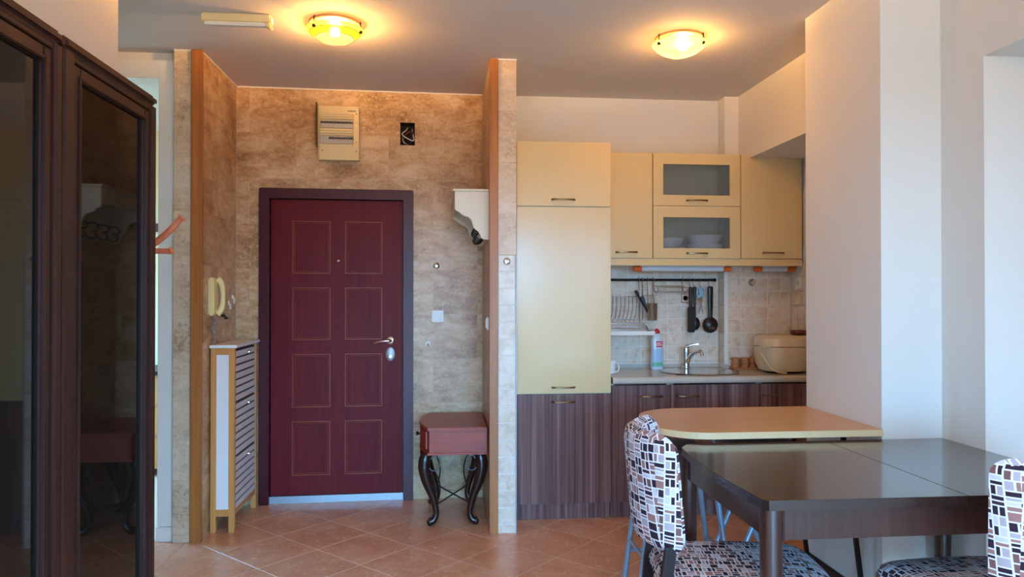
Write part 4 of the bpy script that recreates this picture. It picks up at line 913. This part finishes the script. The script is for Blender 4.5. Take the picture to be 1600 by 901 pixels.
# ================================================================== DARK GLASS CABINETS (left)
WX = -0.915
def glass_cabinet(y0, y1, lab):
    g = thing('display_cabinet', (-1.18, (y0 + y1) / 2, 0), lab, 'cabinet', 'dark cabinets along the left wall')
    B(-1.44, WX - 0.025, y0, y1, 0.0, 2.0, 0.003).build('carcass', 'wenge', g)
    B(-1.445, WX + 0.004, y0 - 0.0, y1, 2.0, 2.036, 0.012, 3).build('cornice', 'wenge', g)
    for (a, b) in ((y0, y0 + 0.058), (y1 - 0.036, y1)):
        MB().prism([(WX - 0.026, a), (WX - 0.004, a), (WX, a + 0.008), (WX, b - 0.008), (WX - 0.004, b), (WX - 0.026, b)], 2, 0.0, 1.999).build('pilaster', 'wenge', g)
    B(WX - 0.026, WX - 0.002, y0 + 0.058, y1 - 0.036, 0.0, 0.085, 0.003).build('base_rail', 'wenge', g)
    B(WX - 0.026, WX - 0.006, y0 + 0.058, y1 - 0.036, 1.985, 1.999, 0.002).build('top_rail', 'wenge', g)
    d0, d1, z0, z1 = y0 + 0.062, y1 - 0.040, 0.09, 1.982; w = 0.036
    dr_ = MB()
    for (a, b, c, d) in ((d0, d0 + w, z0, z1), (d1 - w, d1, z0, z1), (d0 + w, d1 - w, z0, z0 + w), (d0 + w, d1 - w, z1 - w, z1)):
        dr_.box(WX - 0.024, WX - 0.008, a, b, c, d, 0.004)
    # inner bead
    e = w - 0.012
    for (a, b, c, d) in ((d0 + e, d0 + w, z0 + e, z1 - e), (d1 - w, d1 - e, z0 + e, z1 - e), (d0 + w, d1 - w, z0 + e, z0 + w), (d0 + w, d1 - w, z1 - w, z1 - e)):
        dr_.box(WX - 0.010, WX - 0.003, a, b, c, d, 0.003)
    dd = dr_.build('door', 'wenge', g)
    B(WX - 0.022, WX - 0.018, d0 + w - 0.002, d1 - w + 0.002, z0 + w - 0.002, z1 - w + 0.002).build('glass_pane', 'smoked_glass', dd)
glass_cabinet(1.884, 2.470, 'dark wood cabinet with smoked glass door, the farther of the pair')
glass_cabinet(1.295, 1.881, 'dark wood cabinet with smoked glass door, cut by the left picture edge')

# ================================================================== TABLES, CHAIRS, STOOLS
bar = thing('breakfast_bar', (1.36, 3.2, 0), 'light beech breakfast bar top with rounded end fixed to the pillar', 'bar')
op = rrect(0.905, 1.826, 2.90, 3.545, 0.2, 10, rs=[0, 0.26, 0.20, 0])
MB().prism(op, 2, 0.812, 0.840, 0.002, 1).build('bar_top', 'bar_beech', bar)
n = len(op); edge = MB(); V = []; F = []
for k in range(n):
    x, y = op[k]; cx, cy = 1.4, 3.22
    V += [(x, y, 0.8125), (x, y, 0.8395)]
inn = []
E_ = rrect(0.9035, 1.826, 2.8985, 3.5465, 0.2, 10, rs=[0, 0.26, 0.20, 0])
m = MB(); bm_v = [(x, y, z) for (x, y) in E_ for z in (0.8125, 0.8392)]
m._add(bm_v, [(2 * k, 2 * k + 2, 2 * k + 3, 2 * k + 1) for k in range(n - 1)]).build('edge_band', 'bar_edge', bar)
for (p, q) in (((1.70, 2.99, 0.812), (1.80, 2.985, 0.0)), ((1.70, 3.46, 0.812), (1.80, 3.465, 0.0))): MB().tube([p, q], 0.012, 4).build('leg', 'black_metal', bar)
for xx in (1.655, 1.72): B(xx, xx + 0.04, 2.96, 3.02, 0.797, 0.812, 0.003).build('bracket', 'black_metal', bar)
# dining table
dt = thing('dining_table', (1.5, 2.5, 0), 'dark brown extending dining table in front of the breakfast bar', 'table')
TX0, TX1, TY0, TY1, TZ = 0.925, 2.088, 2.06, 2.895, 0.80
def table_half(poly): return MB().prism(poly, 2, TZ - 0.03, TZ, 0.0016, 2)
left = [(1.5654, TY0 - 0.0), (1.5654, TY1)] + [(TX0 + 0.10, TY1), (TX0 + 0.05, TY1 - 0.02), (TX0 + 0.016, TY1 - 0.07)] + [(TX0 + 0.010 - 0.02 * math.sin(PI * k / 8), TY1 - 0.1 - (TY1 - TY0 - 0.12) * k / 8) for k in range(9)] + [(TX0 + 0.024, TY0 + 0.004)]
table_half(left).build('table_leaf', 'table_dark', dt)
table_half([(1.566, TY0), (TX1, TY0), (TX1, TY1), (1.566, TY1)]).build('table_leaf', 'table_dark', dt)
for (y0, y1) in ((TY0 + 0.03, TY0 + 0.055), (TY1 - 0.065, TY1 - 0.04)): B(1.005, TX1 - 0.08, y0, y1, TZ - 0.125, TZ - 0.03, 0.003).build('apron', 'leg_dark', dt)
for (x0, x1) in ((TX0 + 0.035, TX0 + 0.06), (TX1 - 0.06, TX1 - 0.035)): B(x0, x1, TY0 + 0.07, TY1 - 0.08, TZ - 0.125, TZ - 0.03, 0.003).build('apron', 'leg_dark', dt)
for (x, y) in ((TX0 + 0.048, TY0 + 0.045), (TX0 + 0.048, TY1 - 0.055), (TX1 - 0.045, TY0 + 0.045), (TX1 - 0.045, TY1 - 0.055)):
    MB().lathe([(0.022, 0), (0.024, 0.01), (0.032, 0.45), (0.034, TZ - 0.0305)], (x, y, 0), 24).build('leg', 'leg_dark', dt, True)
# upholstered chairs; local frame: seat centre at the origin, faces +y
def make_chair(lab):
    c = thing('dining_chair', (0, 0, 0), lab, 'chair', 'mosaic fabric dining chairs')
    def back(x, h, t):
        bowd = 0.105 * (1 - (x / 0.235) ** 2); y = -0.18 - bowd - 0.035 * (h / 0.4); return (x * (0.95 + 0.05 * h / 0.19), y + t, 0.772 + h)
    MB().pillow(0.235, 0.19, 0.034, 0.05, back, 22, 16, 8).build('backrest', 'fabric', c, True, True)
    def seat(x, y, t):
        w = 1 - 0.10 * max(0, -y / 0.275); return (x * w, y + 0.045 + 0.018 * (1 - (x / 0.24) ** 2) * (y > 0) * (y / 0.24), 0.455 + t)
    MB().pillow(0.245, 0.275, 0.055, 0.06, seat, 22, 22, 8).build('seat', 'fabric', c, True, True)
    m = MB(); m.box(-0.20, 0.20, 0.17, 0.19, 0.355, 0.40); m.box(-0.18, 0.18, -0.20, -0.18, 0.355, 0.40); m.box(-0.20, -0.18, -0.19, 0.18, 0.355, 0.40); m.box(0.18, 0.20, -0.19, 0.18, 0.355, 0.40)
    m.build('seat_frame', 'chair_dark', c)
    for sx in (-1, 1):
        MB().tube([(sx * 0.19, 0.185, 0.40), (sx * 0.19, 0.188, 0.0)], [0.026, 0.018], 4).build('leg', 'chair_dark', c)
        MB().tube([(sx * 0.175, -0.31, 0.0), (sx * 0.178, -0.245, 0.25), (sx * 0.178, -0.225, 0.44), (sx * 0.178, -0.205, 0.57), (sx * 0.178, -0.204, 0.61)], [0.018, 0.026, 0.026, 0.024, 0.022], 4, 3).build('leg', 'chair_dark', c)
    return c
ch1 = make_chair('mosaic fabric chair at the left end of the dark table')
ch1.location = (0.945, 2.41, 0); ch1.rotation_euler = (0, 0, math.radians(-90 - 9))
copy_tree(ch1, (1.705, 2.08, 0), math.radians(3), 'mosaic fabric chair at the front of the table, cut by the right picture edge')
# folding stools under the bar
def stool(px_, py_, lab):
    s = thing('folding_stool', (px_, py_, 0), lab, 'stool', 'blue-grey metal stools under the bar')
    for k, yy in enumerate((py_ - 0.13, py_ + 0.13)):
        for sg in (-1, 1):
            o = 0.012 * sg
            MB().tube([(px_ - sg * 0.19, yy + o, 0.0), (px_, yy + o, 0.42), (px_ + sg * 0.13, yy + o, 0.70)], 0.0115, 10).build('leg', 'blue_grey_metal', s, True)
        MB().lathe([(0.008, -0.03), (0.008, 0.03)], (px_, yy, 0.42), 12, axis='y').build('pivot', 'steel', s, True)
    for sg in (-1, 1): MB().tube([(px_ - sg * 0.12, py_ - 0.13 + 0.012 * sg, 0.155), (px_ - sg * 0.12, py_ + 0.13 + 0.012 * sg, 0.155)], 0.009, 8).build('stretcher', 'blue_grey_metal', s, True)
    MB().pillow(0.16, 0.17, 0.022, 0.04, lambda x, y, t: (px_ + x, py_ + y, 0.722 + t), 12, 12).build('seat', 'seat_grey', s, True)
    return s
stool(1.445, 3.36, 'folding metal stool with crossed blue-grey legs under the bar middle')
s = thing('bar_stool', (1.03, 3.17, 0), 'blue-grey tubular stool behind the mosaic chair back', 'stool', 'blue-grey metal stools under the bar')
for (sx, sy) in ((-1, -1), (1, -1), (-1, 1), (1, 1)):
    MB().tube([(1.03 + sx * 0.215, 3.17 + sy * 0.13, 0.0), (1.03 + sx * 0.125, 3.17 + sy * 0.10, 0.70)], 0.0125, 10).build('leg', 'blue_grey_metal', s, True)
for sy in (-1, 1): MB().tube([(1.03 - 0.185, 3.17 + sy * 0.12, 0.24), (1.03 + 0.185, 3.17 + sy * 0.12, 0.24)], 0.009, 8).build('stretcher', 'blue_grey_metal', s, True)
for sx in (-1, 1): MB().tube([(1.03 + sx * 0.18, 3.05, 0.29), (1.03 + sx * 0.18, 3.29, 0.29)], 0.009, 8).build('stretcher', 'blue_grey_metal', s, True)
MB().pillow(0.125, 0.13, 0.022, 0.05, lambda x, y, t: (1.03 + x, 3.17 + y, 0.722 + t), 12, 12).build('seat', 'seat_grey', s, True)
